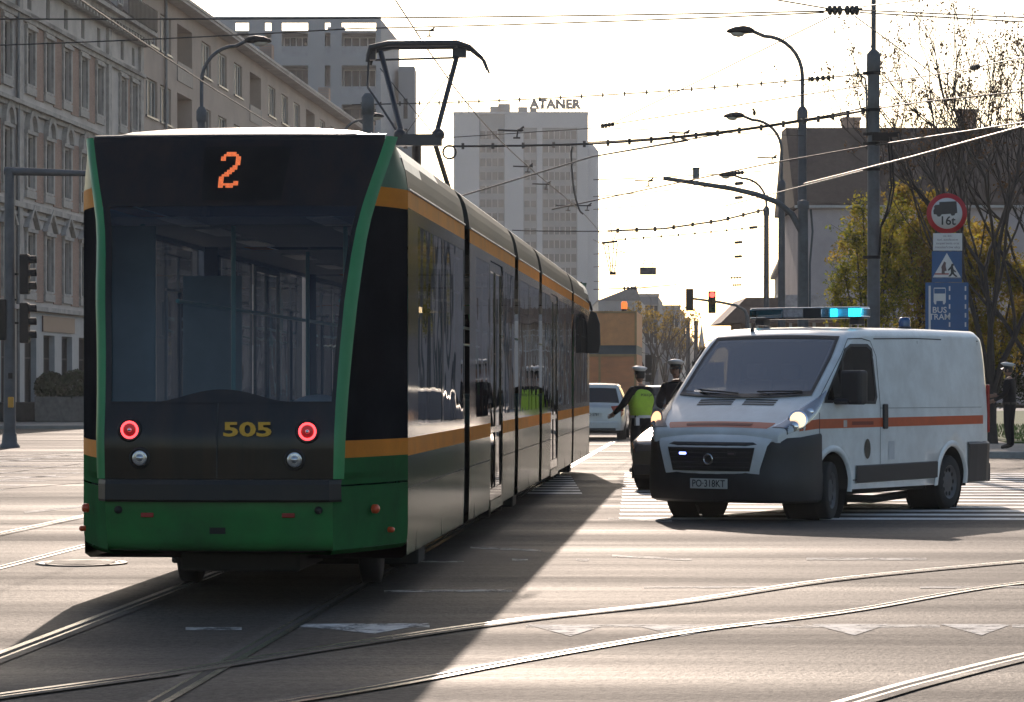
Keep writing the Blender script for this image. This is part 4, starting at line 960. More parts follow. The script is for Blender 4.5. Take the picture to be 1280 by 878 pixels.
# ---- the old tenement on the left: brick strips between stucco window surrounds, arched and pointed hoods
Y0 = 92.0; bx = fac_x(Y0); YE = 131.5; LEN = (YE - Y0)/STV.y
ten = thing('tenement_house', 'old ornate tenement with brick strips, arched window hoods and a heavy cornice', 'building', (bx,Y0,0), STA)
WX = [(y - Y0)/STV.y for y in (94.5,97.6,100.7,103.6,106.7,110.3,113.35,116.45,119.55,122.6,127.4,129.8)]
floors = [(5.37,7.55,0),(9.45,11.5,1),(13.62,15.72,2)]
ops = []
for x in WX:
    for z0,z1,_ in floors: ops.append((x-.55,z0,1.1,z1-z0))
    ops.append((x-.32,16.65,.64,.85))
shop = [(x-.95 if x < 30 else x-.7,.45,1.9 if x < 30 else 1.4,3.1) for x in WX]
wb_ = MB(); wall(wb_, LEN, 13.6, ops, .22, 0, 0, z0=4.6); wall(wb_, LEN, 4.45, shop, .35, 1, 1, z0=0, y=-.04)
wb_.box((0,.6,0),(LEN,11,18.0),0); wb_.quad((0,-.04,4.45),(LEN,-.04,4.45),(LEN,0,4.6),(0,0,4.6),0); wb_.quad((LEN,0,0),(LEN,.6,0),(LEN,.6,18.2),(LEN,0,18.2),0); wb_.quad((0,0,0),(0,.6,0),(0,.6,18.2),(0,0,18.2),0)
wl = wb_.build('wall', [B_PLAST, B_SHOP], ten)
for i, x in enumerate(WX):                         # brick strips between the windows
    nx = WX[i+1] if i+1 < len(WX) else None
    if nx and nx - x < 3.4:
        for z0,z1,_ in floors: b = MB(); b.box((x+.86,-.03,z0-.5),(nx-.86,.01,z1+.35)); b.build('brick_strip', B_BRICK, ten)
for i, x in enumerate(WX):
    for z0,z1,kind in floors:
        wn_ = add_window(ten, x-.55, z0, 1.1, z1-z0, (B_DARKF, B_GLASS, B_STONE), curtain=R_.choice((0,0,1,2)))
        b = MB()
        for s in (-1,1): b.box((.55+s*.68-.12,-.10,-.05),(.55+s*.68+.12,.0,z1-z0+.1))
        b.box((-.30,-.16,z1-z0+.10),(1.40,.0,z1-z0+.24)); b.box((-.26,-.11,-.42),(1.36,0,-.12))
        H = z1-z0+.24
        if kind == 1:                             # arched hood
            r0,r1 = .52,.78
            pts = [(.55+cos(a)*r1, H+sin(a)*r1*1.15) for a in ws(0,pi,12)] + [(.55+cos(a)*r0, H+.02+sin(a)*r0*1.15) for a in ws(pi,0,12)]
            for k in range(12):
                q = [pts[k],pts[k+1],pts[-2-k],pts[-1-k]]; b.prism(q, lambda a,c,h: (a,h,c), 0.0, -.22)
            b.prism([(.55+cos(a)*.52,H+sin(a)*.58) for a in ws(0,pi,10)], lambda a,c,h:(a,h,c), .0, -.05, 1)
        elif kind == 0:                           # pointed hood
            for q in ([(-.32,H),(.55,H+.78),(.55,H+.98),(-.52,H+.02)],[(1.42,H),(.55,H+.78),(.55,H+.98),(1.62,H+.02)]): b.prism(q, lambda a,c,h:(a,h,c), 0.0, -.24)
            b.prism([(-.2,H),(1.3,H),(.55,H+.66)], lambda a,c,h:(a,h,c), 0, -.06, 1)
        else: b.box((-.36,-.26,H+.32),(1.46,0,H+.46)); b.box((-.22,-.10,H+.02),(1.32,0,H+.30),1)
        b.build('hood', [B_STONE, B_PLAST], wn_)
    add_window(ten, x-.32, 16.65, .64, .85, (B_DARKF, B_GLASS2, B_STONE), sill=False, cross=False, mull=0)
    sx, sw_ = shop[i][0], shop[i][2]
    o = link('shop_window', win_mesh('shop', sw_, 3.1, (B_DARKF, B_GLASS, B_SHOP), sill=False, mull=1)[0], ten, (sx,.06,.45)); link('pane', win_mesh('shop', sw_, 3.1, (B_DARKF,B_GLASS,B_SHOP), sill=False)[1], o)
for z, d, h in ((4.5,.28,.18),(8.55,.22,.22),(8.25,.12,.14),(12.6,.34,.16),(12.42,.18,.18),(16.25,.26,.16),(16.05,.14,.2)):
    b = MB(); b.box((-.1,-d,z),(LEN+.1,0,z+h)); b.build('string_course', B_STONE, ten)
b = MB()
for z,d,h in ((17.75,.25,.25),(18.0,.55,.22),(18.22,.8,.18)): b.box((-.1,-d,z),(LEN+.25,0,z+h))
x = .2
while x < LEN: b.box((x,-.52,17.72),(x+.22,-.25,18.0)); x += .62
b.build('cornice', B_STONE, ten)
for x in (WX[4]+1.78, WX[9]+1.75, LEN-.25):     # flat pilasters at the bay breaks and the drainpipe
    b = MB(); b.box((x-.30,-.14,4.7),(x+.30,0,17.7)); b.build('pilaster', B_STONE, ten)
b = MB(); b.tube([(WX[4]+1.3,-.14,.3),(WX[4]+1.3,-.14,17.7)], .07, 8); b.build('drainpipe', B_METAL, ten)
b = MB(); b.prism([(-.75,18.4),(2.6,21.2),(9,21.6),(11,18.0),(0,18.0)], lambda a,c,h:(h,a,c), -.1, LEN+.1); rf = b.build('roof', B_TILE, ten)
for x in (12,24,33.5):
    b = MB(); b.box((x,1.6,20.5),(x+1.0,2.4,22.8)); b.box((x-.06,1.54,22.65),(x+1.06,2.46,22.9)); b.build('chimney', B_BRICK, rf)
b = MB(); b.box((LEN-6.5,-.85,18.42),(LEN-.2,-.80,19.35)); 
for k in range(22): b.box((LEN-6.5+k*.29,-.9,18.42),(LEN-6.46+k*.29,-.86,19.4))
b.build('roof_railing', B_DARKF, ten)
b = MB()
for x in (LEN-5.5,LEN-3.2,LEN-1.4): b.box((x-.6,-.2,18.4),(x+.6,2.5,21.0))
dm = b.build('dormer', B_PLAST, ten)
for x in (LEN-5.5,LEN-3.2,LEN-1.4): add_window(ten, x-.42, 19.0, .84, 1.6, (B_FRAME,B_GLASS,B_STONE), y=-.40, sill=False)
b = MB(); b.box((WX[6]-1.2,-.10,3.7),(WX[7]+1.2,-.045,4.35)); b.build('shop_fascia', mat('shop_fascia_maroon', (.10,.055,.05), .5), ten)

# ---- plain plastered block further along, with loggias
Y1 = 131.6; bx1 = fac_x(Y1); LEN2 = 113.0
blk = thing('apartment_block', 'long plain beige plastered block with recessed loggias running behind the tram', 'building', (bx1-.06,Y1,0), STA)
ops2 = []; wins2 = []; logs = []
xs_ = [(y - Y1)/STV.y for y in (137.6,)] ; base = 137.6
pat = [('w',134.3),('w',137.7),('l',142.6),('w',148.6),('w',153.4),('w',158.4),('l',164.3),('w',170.3),('w',175.4),('w',180.4),('l',186.4),('w',192),('w',197),('w',202),('l',208),('w',214),('w',219),('w',224),('l',230),('w',236)]
rows_z = [18.2,14.65,11.1,7.5,3.9]
for kind, y in pat:
    x = (y-Y1)/STV.y
    for z in rows_z:
        if kind == 'w': wins2.append((x-1.35,z,2.7,1.85))
        else: logs.append((x-2.0,z-1.05,4.0,2.95))
b = MB(); wall(b, LEN2, 20.9, wins2+logs, .22, 0, 0, z0=0)
for x,z,w,h in logs:
    b.quad((x,1.5,z),(x+w,1.5,z),(x+w,1.5,z+h),(x,1.5,z+h)); b.quad((x,.22,z),(x,1.5,z),(x,1.5,z+h),(x,.22,z+h)); b.quad((x+w,.22,z),(x+w,1.5,z),(x+w,1.5,z+h),(x+w,.22,z+h)); b.quad((x,.22,z),(x+w,.22,z),(x+w,1.5,z),(x,1.5,z)); b.quad((x,.22,z+h),(x+w,.22,z+h),(x+w,1.5,z+h),(x,1.5,z+h))
b.box((0,1.8,0),(LEN2,13,20.9)); b.quad((0,0,0),(0,1.8,0),(0,1.8,20.9),(0,0,20.9)); b.quad((LEN2,0,0),(LEN2,1.8,0),(LEN2,1.8,20.9),(LEN2,0,20.9)); b.build('wall', B_PINK, blk)
for x,z,w,h in wins2: add_window(blk, x, z, w, h, (B_FRAME, B_GLASS2, B_METAL), curtain=R_.choice((0,0,1,2)), cross=False, mull=2)
for x,z,w,h in logs:
    lg = add_window(blk, x+.5, z+.1, 1.9, 2.3, (B_FRAME, B_GLASS2, B_METAL), y=1.32, sill=False); 
    m = MB(); m.box((x-.05,-.05,z),(x+w+.05,.02,z+1.0)) ; m.build('balcony_front', mat('balcony_panel', (.25,.22,.20), .7, var=.2), blk)
b = MB(); b.box((-.2,-.75,20.9),(LEN2,.5,21.05)); b.box((-.2,-.82,21.05),(LEN2,-.70,21.2)); b.build('eaves', B_PLAST, blk)
b = MB(); b.prism([(-.75,21.1),(6,23.6),(13.2,21.1)], lambda a,c,h:(h,a,c), -.2, LEN2); rf = b.build('roof', B_TILE, blk)
for x in (46,72,98): b = MB(); b.box((x,1.2,21.8),(x+1.0,2.0,23.6)); b.build('chimney', B_BRICK, rf)
b = MB(); b.tube([(5.6,-.12,.2),(5.6,-.12,20.9)], .08, 8); b.build('drainpipe', B_METAL, blk)

# ---- grey concrete slab with an open crown, behind the plain block
def P2(px, d): return (px-CX)/F*d
d0 = 262.0; xr = P2(476, d0); xl = P2(120, d0); zt_ = EYE + (HOR-24)/F*d0
slab = thing('apartment_tower', 'grey concrete slab tower block with deep loggias and an open frame along its roof', 'building', (xl,d0,0), 0)
Wd = xr - xl; cols = []
def X(px): return P2(px, d0) - xl
bays = [(150,176),(182,198),(205,236),(249,268),(294,311),(331,339),(352,385),(406,413),(427,470)]
ops = []; lps = []
z = zt_ - 1.7 - 2.2
for (a,c) in bays:
    wide = c-a > 12
    if a >= 240 or a < 205: ops.append((X(a),zt_-1.12,X(c)-X(a),.80))
    for k in range(10):
        hh = 2.3 if k == 0 else 3.0; zz = zt_ - (3.6 if k == 0 else 4.45+3.75*(k-1)+hh)
        if zz > .5: lps.append((X(a),zz,X(c)-X(a),hh))
b = MB(); wall(b, Wd, zt_, [o for o in lps] + ops, .5, 0, 0)
dep = 15.0
b.quad((0,dep,0),(Wd,dep,0),(Wd,dep,zt_-1.2),(0,dep,zt_-1.2)); b.quad((Wd,0,0),(Wd+dep*ST,dep,0),(Wd+dep*ST,dep,zt_-.3),(Wd,0,zt_)); b.quad((0,0,0),(0,dep,0),(0,dep,zt_),(0,0,zt_))
b.quad((0,.6,zt_-1.2),(Wd,.6,zt_-1.2),(Wd,dep,zt_-1.2),(0,dep,zt_-1.2)); b.box((0,0.02,zt_-.002),(Wd,.55,zt_+.25)); b.quad((0,1.9,0),(Wd,1.9,0),(Wd,1.9,zt_-1.2),(0,1.9,zt_-1.2))
for x,zz,w,h in lps:
    if h: b.quad((x,.5,zz),(x+w,.5,zz),(x+w,1.9,zz),(x,1.9,zz)); b.quad((x,.5,zz+h),(x+w,.5,zz+h),(x+w,1.9,zz+h),(x,1.9,zz+h)); b.quad((x,.5,zz),(x,1.9,zz),(x,1.9,zz+h),(x,.5,zz+h)); b.quad((x+w,.5,zz),(x+w,1.9,zz),(x+w,1.9,zz+h),(x+w,.5,zz+h))
b.build('wall', B_CONC, slab)
for x,zz,w,h in lps:
    if x < X(200): continue
    if w > 1.0: add_window(slab, x+.1, zz+.05, w-.2, h-.3, (B_FRAME if R_.random() < .5 else B_DARKF, B_GLASS2, B_CONC), y=1.6, sill=False, cross=False, mull=3 if w > 2 else 1)
    m = MB(); m.box((x,.05,zz),(x+w,.13,zz+1.0)); m.build('balcony_front', mat('balcony_concrete', (.27,.28,.30), .8, var=.2, scale=.8), slab)
b = MB(); b.box((Wd*.8,5,zt_-1.2),(Wd*.86,9,zt_-.1)); b.build('roof_housing', B_CONC, slab)
wing = thing('apartment_tower', 'lower grey stair tower attached to the right end of the concrete slab block', 'building', (xr+dep*ST+.1,d0+11,0), 0)
b = MB(); hw_ = EYE+(HOR-86)/F*275; b.box((0,0,0),(1.6,5,hw_)); b.build('wall', B_CONC, wing)
b = MB()
for k in range(9): b.box((.5,-.02,4+3*k),(.9,.03,6+3*k))
b.build('window', B_GLASS2, wing)

# ---- the tall office tower with the roof lettering
d1 = 600.0; xl = P2(567,d1); xr = P2(735,d1); zt_ = EYE+(HOR-143)/F*d1; Wd = xr-xl
tw = thing('office_tower', 'tall grey glass and concrete office tower with lettering standing on its roof', 'building', (xl,d1,0), 0)
strips = [(.0,.19,0),(.19,.38,1),(.38,.52,0),(.52,.62,2),(.62,.66,0),(.66,.92,1),(.92,1.0,0)]
b = MB(); b.box((0,.6,0),(Wd,26,zt_-.02),0)
for a,c,k in strips: b.box((a*Wd,0 if k == 0 else .25,0),(c*Wd,.7,zt_ if k != 2 else zt_),0 if k == 0 else 1)
b.box((.38*Wd,-.1,zt_-3.0),(Wd,.0,zt_),0); b.box((-.1,-.2,zt_),(Wd+.1,26,zt_+.5),0)
b.build('wall', [B_PANEL, mat('tower_spandrel', (.11,.14,.155), .5, var=.15, scale=.2)], tw)
for a,c,k in strips:
    if k == 0: continue
    n_ = 19
    for j in range(n_):
        z = zt_ - 5.4 - j*3.0
        if z < 1: break
        if k == 2: z0,h = z,1.4
        else: z0,h = z,1.7
        m = MB(); m.quad((a*Wd+.2,.22,z0),(c*Wd-.2,.22,z0),(c*Wd-.2,.22,z0+h),(a*Wd+.2,.22,z0+h))
        nn = max(2,int((c-a)*Wd/1.2))
        for q in range(1,nn): xx = a*Wd+.2+((c-a)*Wd-.4)*q/nn; m.box((xx-.06,.16,z0),(xx+.06,.215,z0+h),1)
        m.build('window', [mat('tower_glass', (.03,.05,.06), .4, spec=.08, var=.3, scale=.3), B_PANEL], tw)
b = MB(); b.lathe([(4.2,0),(4.2,zt_-7),(3.0,zt_-5.5),(.001,zt_-5)], 24, (Wd+.2-2.8+1.2,14,0)); b.build('stair_tower', B_PANEL, tw)
b = MB()
for x0,x1,h in ((.27,.36,1.6),(.33,.42,2.2),(.48,.55,1.5),(.57,.62,1.3)): b = MB(); b.box((x0*Wd,4,zt_+.5),(x1*Wd,9,zt_+.5+h)); b.build('roof_plant', B_METAL, tw)
for x0,h in ((.06,4.2),(.11,3.2)): b = MB(); b.tube([(x0*Wd,3,zt_+.5),(x0*Wd,3,zt_+h)],.12,6); b.build('roof_aerial', B_METAL, tw)
b = MB(); y = .6
for k in range(15): b.tube([(Wd*(.60+.36*k/14),.8,zt_+.5),(Wd*(.60+.36*k/14),.8,zt_+2.2)], .07, 4)
b.box((Wd*.02,.5,zt_+1.3),(Wd*.98,.56,zt_+1.38)); sf = b.build('sign_frame', B_METAL, tw)
SIGN = mat('sign_letter_dark', (.05,.055,.07), .5, var=.05)
text('roof_lettering', 'ATANER', 2.7, SIGN, tw, (Wd*.755,.7,zt_+2.2), sx=1.02, extrude=.15, offset=.16, spacing=1.06)

# ---- right: tiled roof over a pale rendered wall, behind the trees
d2 = 198.0; xl = P2(996,d2)
hs = thing('roofed_house', 'house with a huge dark tiled roof over a pale rendered wall behind the trees', 'building', (xl,d2,0), 0)
ze = EYE+(HOR-257)/F*d2; zr = EYE+(HOR-151)/F*d2; Wd = 34.0
b = MB(); b.box((.4,0,0),(Wd,14,ze)); b.build('wall', mat('pale_lilac_render', (.40,.35,.35), .9, var=.12, scale=.4, dirt=(.33,.29,.29)), hs)
b = MB(); b.prism([(-.5,ze-.05),(-.5,ze+.18),(5.5,zr),(8.5,zr),(14.4,ze+.1),(14.4,ze-.05)], lambda a,c,h:(h,a,c), -.25, Wd+.3); rf = b.build('roof', B_TILE, hs)
for x,z,h in ((P2(1077,d2)-xl,zr-.6,1.4),(P2(1227,d2)-xl,zr-.6,2.0),(22.5,zr-.6,1.5)):
    b = MB(); b.box((x-.6,5.6,z-1),(x+.6,7.0,z+h)); b.box((x-.7,5.5,z+h-.2),(x+.7,7.1,z+h)); b.build('chimney', B_BRICK, rf)
b = MB(); b.box((-.2,-.55,ze-.2),(Wd,-.40,ze-.02)); b.build('gutter', mat('pale_gutter', (.36,.36,.35), .5), hs)
b = MB(); b.tube([(.55,-.1,.2),(.55,-.1,ze)], .07, 6); b.build('drainpipe', B_METAL, hs)
def row_house(name, label, y0, length, h, off, mats_, nfl, roofh=2.5, side='right', bay=3.1):
    """street house seen along the row: facade faces the street"""
    if side == 'right': o = Vector((facr_x(y0+length)+off, y0+length, 0)); rz = STA + pi
    else: o = Vector((fac_x(y0)+off, y0, 0)); rz = STA
    t = thing(name, label, 'building', o, rz)
    fh = (h-4.2)/max(1,nfl-1); ops = []; n_ = int(length/bay)
    for i in range(n_):
        x = (i+.5)*length/n_
        for k in range(nfl-1): ops.append((x-.6,5.0+k*fh,1.2,min(2.0,fh-1.2)))
        ops.append((x-1.0,.5,2.0,2.9))
    b = MB(); wall(b, length, h, ops, .25); b.box((0,.5,0),(length,11,h)); b.quad((0,0,0),(0,.5,0),(0,.5,h),(0,0,h)); b.quad((length,0,0),(length,.5,0),(length,.5,h),(length,0,h)); b.build('wall', mats_[0], t)
    for x,z,w,h_ in ops: add_window(t, x, z, w, h_, (mats_[1], B_GLASS2, B_STONE), sill=z > 3, cross=False)
    b = MB(); b.box((-.05,-.5,h-.35),(length+.05,0,h)); b.box((-.05,-.25,4.2),(length+.05,0,4.45)); b.build('cornice', B_STONE, t)
    b = MB(); b.prism([(-.45,h),(5,h+roofh),(6,h+roofh),(11.2,h)], lambda a,c,h_:(h_,a,c), -.05, length+.05); b.build('roof', B_TILE, t); return t
G1 = mat('grey_brown_stucco', (.27,.245,.225), .85, var=.2, scale=.6); G2 = mat('pale_stucco', (.42,.40,.37), .85, var=.15, scale=.5); G3 = mat('rust_stucco', (.25,.17,.13), .85, var=.2, scale=.5)
row_house('street_house', 'grey stucco house edge seen along the right street front beside the tiled roof', 213, 38, 15.5, .9, (G1,B_FRAME), 4, side='right')
row_house('street_house', 'pale stucco house further down the right street front behind the lamp posts', 252, 46, 13.2, .6, (G2,B_FRAME), 4, side='right')
row_house('street_house', 'low far house at the end of the right street front above the van bonnet', 300, 60, 9.0, .2, (G1,B_FRAME), 3, side='right')
# small pavilion shop seen just over the van roof
d3 = 150.0; xl = P2(928,d3)
pv = thing('corner_shop', 'low brown roofed shop with white posts seen between the van roof and its light bar', 'shop', (xl,d3,0), 0)
z1 = EYE+(HOR-398)/F*d3; z2 = EYE+(HOR-386)/F*d3
b = MB(); b.box((0,.9,0),(6.0,8,z1-.1)); b.build('wall', G3, pv)
b = MB(); b.prism([(-1.2,z1-.25),(0.2,z2+.6),(6.2,z2+.6),(6.4,z1-.25)], lambda a,c,h:(a,h,c), -.2, 8.2); b.build('roof', mat('brown_roof', (.12,.075,.06), .8, var=.2), pv)
for x in (.35,.75,2.6,3.15,3.9,4.6):
    b = MB(); b.box((x,.3,0),(x+.16,.46,z1-.25)); b.build('post', B_FRAME, pv)
for x in (1.1,2.9,4.2): add_window(pv, x, z1-1.8, .9, 1.2, (B_FRAME,B_GLASS2,B_STONE), y=.74, sill=False)
b = MB(); b.box((2.2,-.22,z2+.05),(4.9,-.25+.02,z2+.75)); b.build('shop_fascia', mat('dull_sign', (.38,.33,.32), .6, var=.3, scale=3), pv)

# ---- far left side of the street, beyond the tram
def far_block(name, label, pxl, pxr, pyt, d, depth, m, gable=None, sign=None, rows=4):
    x0, x1 = P2(pxl,d), P2(pxr,d); h = EYE+(HOR-pyt)/F*d
    t = thing(name, label, 'building', (x0,d,0), 0); W = x1-x0; ops = []
    n_ = max(2,int(W/3.0))
    for i in range(n_):
        for k in range(rows):
            z = h-2.6-k*3.1
            if z > .6: ops.append(((i+.5)*W/n_-.55, z, 1.1, 1.6))
    b = MB(); wall(b, W, h, ops, .2); b.box((0,.4,0),(W,.6,h)); b.quad((W,0,0),(W+depth*ST,depth,0),(W+depth*ST,depth,h),(W,0,h)); b.quad((0,0,0),(0,depth,0),(0,depth,h),(0,0,h)); b.quad((0,0,h),(W,0,h),(W+depth*ST,depth,h),(0,depth,h)); b.build('wall', m, t)
    for x,z,w,hh in ops: add_window(t, x, z, w, hh, (B_FRAME,B_GLASS2,B_STONE), sill=False, cross=False)
    if gable:
        b = MB(); b.prism([(-.1,h),(W*gable,h+1.6),(W+.1,h)], lambda a,c,hh:(a,hh,c), -.1, depth); b.build('roof', B_METAL, t)
    else:
        b = MB(); b.box((-.1,-.15,h),(W+.1,depth*.6,h+.35)); b.build('parapet', B_STONE, t)
    return t
far_block('street_house', 'pale grey gabled house rising behind the brown truck', 748, 800, 376, 292, 20, G2, gable=.9)
fb = far_block('street_house', 'dark grey flat roofed block with tiny roof lettering beyond the gabled house', 800, 823, 371, 330, 25, mat('slate_render', (.20,.205,.22), .85, var=.15, scale=.4))
far_block('street_house', 'mid grey block with a curved corner, next to the dark flat roofed block', 822, 850, 385, 360, 60, mat('mid_grey_render', (.29,.29,.30), .85, var=.15, scale=.4))
far_block('street_house', 'hazy lower house at the far end of the left street front', 845, 862, 420, 430, 80, G1)
far_block('street_house', 'very distant low house closing the street near the church spire', 868, 905, 455, 640, 40, G1, rows=2)
# church spire
d4 = 640; cx_ = P2(877,d4)
ch = thing('church', 'thin pointed church spire in the haze where the street vanishes', 'church', (cx_,d4,0), 0)
zt_ = EYE+(HOR-404)/F*d4; b = MB(); b.box((-2,-2,0),(2,2,5.6)); b.build('tower', G1, ch)
b = MB(); b.lathe([(1.9,5.6),(.9,zt_*.6),(.001,zt_)], 8); b.build('spire', B_METAL, ch)

# ---- out of frame to the right: an unseen house added for the tram flank to mirror
def unseen_house(label, x, y, W, h, m, rz):
    t = thing('street_house', label, 'building', (x,y,0), rz); ops = []
    n_ = int(W/3.2)
    for i in range(n_):
        for k in range(4):
            ops.append(((i+.5)*W/n_-.6, 1.2+k*3.6, 1.2, 2.0))
    b = MB(); wall(b, W, h, ops, .25); b.box((0,.5,0),(W,10,h)); b.build('wall', m, t)
    for i,(xx,z,w,hh) in enumerate(ops): add_window(t, xx, z, w, hh, (B_FRAME,B_GLASS2,B_STONE), cross=False)
    b = MB(); b.box((-.2,-.5,h-.3),(W+.2,0,h)); b.build('cornice', B_STONE, t)
    b = MB(); b.prism([(-.5,h),(5,h+4),(10.2,h)], lambda a,c,hh:(hh,a,c), -.2, W+.2); b.build('roof', B_TILE, t)
unseen_house('unseen grey brown house added right of the frame for the tram flank to mirror', 46, 92, 40, 15.5, G1, radians(-62))
# ================================================================== STREET FURNITURE, MASTS, SIGNS, OVERHEAD WIRES
S_POLE = mat('galvanised_pole', (.085,.09,.10), .6, metal=.3, var=.25, scale=3)
S_MAST = mat('mast_paint', (.10,.11,.12), .6, metal=.2, var=.25, scale=2.5, dirt=(.06,.06,.06))
S_DARK = mat('dark_housing', (.012,.012,.013), .6, spec=.2, var=.2)
S_WIRE = mat('wire', (.05,.045,.042), .5, metal=.6, var=0)
S_INS = mat('insulator', (.035,.03,.028), .4, var=.1)
S_LAMPG = mat('lamp_glass', (.62,.58,.50), .25, var=.05)

def street_lamp(label, px_pole, d, px_head, py_head, group='street lamps along the street', py_sleeve=None, head_len=.62):
    base = P(px_pole, HOR, d); base.z = 0; t = thing('street_lamp', label, 'street lamp', base, 0, group)
    hx = (px_head-px_pole)/F*d; hz = EYE+(HOR-py_head)/F*d; s = 1 if hx > 0 else -1
    zs = EYE+(HOR-py_sleeve)/F*d if py_sleeve else hz-2.6
    b = MB(); b.tube([(0,0,0),(0,0,zs*.5),(0,0,zs)], [.13,.115,.10], 12); b.lathe([(.15,0),(.15,.25),(.13,.3)], 12); b.lathe([(.11,zs-.25),(.13,zs-.2),(.13,zs+.02),(.07,zs+.12)], 12); pole = b.build('pole', S_POLE, t)
    b = MB(); z0 = zs; r = abs(hx)*.62; pts = [(0,0,z0),(0,0,hz-.15-r)]
    for k in range(9):
        a = pi/2*k/8; pts.append((s*r*(1-cos(a)),0,hz-.15-r+r*sin(a)*1.05))
    pts.append((hx-s*head_len*.4,0,hz+.03)); b.tube(pts, .045, 8); b.build('arm', S_POLE, t)
    b = MB(); L = head_len; rows = []
    for k,(u,w,h) in enumerate(((-.55,.02,.02),(-.5,.10,.06),(-.25,.17,.12),(.1,.19,.15),(.35,.13,.12),(.5,.07,.07),(.52,.02,.03))):
        rows.append([(hx - s*u*L, w*cos(a), hz+.0+ (h*sin(a) if sin(a) > 0 else h*.35*sin(a))) for a in ws(0,2*pi*11/12,11)])
    b.grid(rows, 0, True, True); hd = b.build('head', S_DARK, t)
    b = MB(); rows = []
    for u,w,h in ((-.42,.02,.0),(-.3,.12,.07),(-.05,.15,.10),(.15,.10,.07),(.22,.02,.0)):
        rows.append([(hx + s*(-u)*L*.9 + s*.02, w*cos(a), hz-.03-h*sin(a)) for a in ws(0,pi,8)])
    b.grid(rows); b.build('lamp_bowl', S_LAMPG, hd); return t
street_lamp('nearest of the right row of curved lamps, its head high against the sky', 1003, 65, 926, 40, py_sleeve=140)
street_lamp('middle lamp of the right row, a bird sitting on its curved arm', 977, 85.4, 918, 146, py_sleeve=230)
street_lamp('far lamp of the right row, just left of the dark roofed house', 958, 110, 909, 220, py_sleeve=262)
street_lamp('curved lamp on the left in front of the beige block', 252, 67, 322, 52, py_sleeve=140)
street_lamp('small far lamp whose head shows beside the dark mast above the tram roof', 428, 96, 468, 146, py_sleeve=170)
bd = P(943,143.5,85.4); t = thing('bird', 'small dark bird perched on the arm of the middle street lamp', 'bird', bd)
b = MB(); b.ball((0,0,.05),(.055,.05,.09),10,8); b.ball((-.03,0,.16),.045,8,6); b.add([(.02,-.03,.0),(.02,.03,.0),(.11,.02,-.12),(.11,-.02,-.12)],[(0,1,2,3)]); b.add([(-.065,0,.17),(-.07,-.012,.15),(-.07,.012,.15),(-.11,0,.15)],[(0,1,3),(0,3,2),(1,2,3)]); b.build('body', S_DARK, t)

def mast(label, px, d, py_top, py_sleeve, r=.13, name='catenary_mast'):
    base = P(px,HOR,d); base.z = 0; t = thing(name, label, 'mast', base); zs = EYE+(HOR-py_sleeve)/F*d
    b = MB(); b.tube([(0,0,0),(0,0,zs*.5),(0,0,zs)], [r*1.15,r*1.05,r], 14); b.lathe([(r*1.5,0),(r*1.5,.3),(r*1.1,.36)], 14); b.lathe([(r*1.02,zs-.35),(r*1.18,zs-.33),(r*1.18,zs),(r*.6,zs+.08)], 14); b.build('pole', S_MAST, t)
    if py_top is not None:
        zt = EYE+(HOR-py_top)/F*d; b = MB(); b.tube([(0,0,zs),(0,0,zt)], r*.42, 10); b.build('pole_top', S_MAST, t)
    return t, zs
mm, zs = mast('tall grey catenary mast rising behind the van roof, its thin top leaving the picture', 1092, 53, -40, 68, .115)
def zz(py, d=53): return EYE+(HOR-py)/F*d
for py in (92,138,168,180,212,322): 
    b = MB(); z = zz(py); b.lathe([(.135,z-.03),(.135,z+.03)], 14); b.boxc((-.15,-.02,z),(.12,.06,.06)); b.build('clamp', S_DARK, mm)
b = MB(); b.boxc((.10,-.14,zz(172)),(.30,.12,.16)); b.boxc((.34,-.1,zz(170)),(.22,.08,.07)); b.tube([(.12,-.12,zz(170)),(.48,-.10,zz(166)),(.52,-.1,zz(176))], .02, 6); b.build('switch_box', S_DARK, mm)
b = MB()
for k,(dx,dy) in enumerate(((.27,0),(.32,.03))):
    b.tube([(dx,-.1,zz(172)),(dx+.03,-.12,zz(205)),(dx+.06,-.1,zz(235)),(dx-.02,-.12,zz(262)),(.12,-.12,zz(285)),(.10,-.12,zz(320))], .022, 6)
b.build('feeder_cable', S_DARK, mm)
b = MB(); b.tube([(-.13,0,zz(168)),(-.14,0,zz(110)),(-.17,0,zz(98)),(-.30,0,zz(92))], .02, 6); b.build('arm', S_MAST, mm)
mast('dark thick mast top showing above the tram roof beside the small far lamp', 460, 54, None, 122, .11)
mast('thin mast left of the far lamp of the right row', 860, 260, None, 398, .20); mast('thin dark mast beside the church spire', 870, 240, None, 402, .18)

# ---- the arm with the camera on the right, on its own thick column
sig = thing('signal_column', 'thick dark column with a long curved arm reaching out over the street', 'signal arm', P(1004,HOR,60)); sig.location.z = 0
z = lambda py: EYE+(HOR-py)/F*60
def xx(px): return (px-1004)/F*60
b = MB(); b.tube([(0,0,0),(0,0,z(255))], [.13,.105], 12); b.lathe([(.17,0),(.17,.3),(.13,.34)],12); b.lathe([(.12,z(262)),(.13,z(258)),(.13,z(252)),(.02,z(250))],12); b.tube([(.16,-.05,z(262)),(.2,-.05,z(290)),(.14,-.05,z(330)),(.14,-.05,z(385))], .025, 6); b.build('pole', S_MAST, sig)
b = MB(); b.tube([(xx(p),0,z(q)) for p,q in ((1003,292),(990,268),(972,253),(945,243),(915,236),(870,229),(829,223))], [.075,.07,.065,.06,.055,.05,.045], 10); b.build('arm', S_MAST, sig)
b = MB(); b.boxc((xx(870),0,z(217)),(.13,.30,.22)); b.boxc((xx(870),0,z(229)),(.11,.12,.10)); b.boxc((xx(870),-.0,z(211)),(.16,.34,.03)); b.build('camera_box', mat('camera_grey', (.13,.15,.16), .5), sig, bevel=.01)

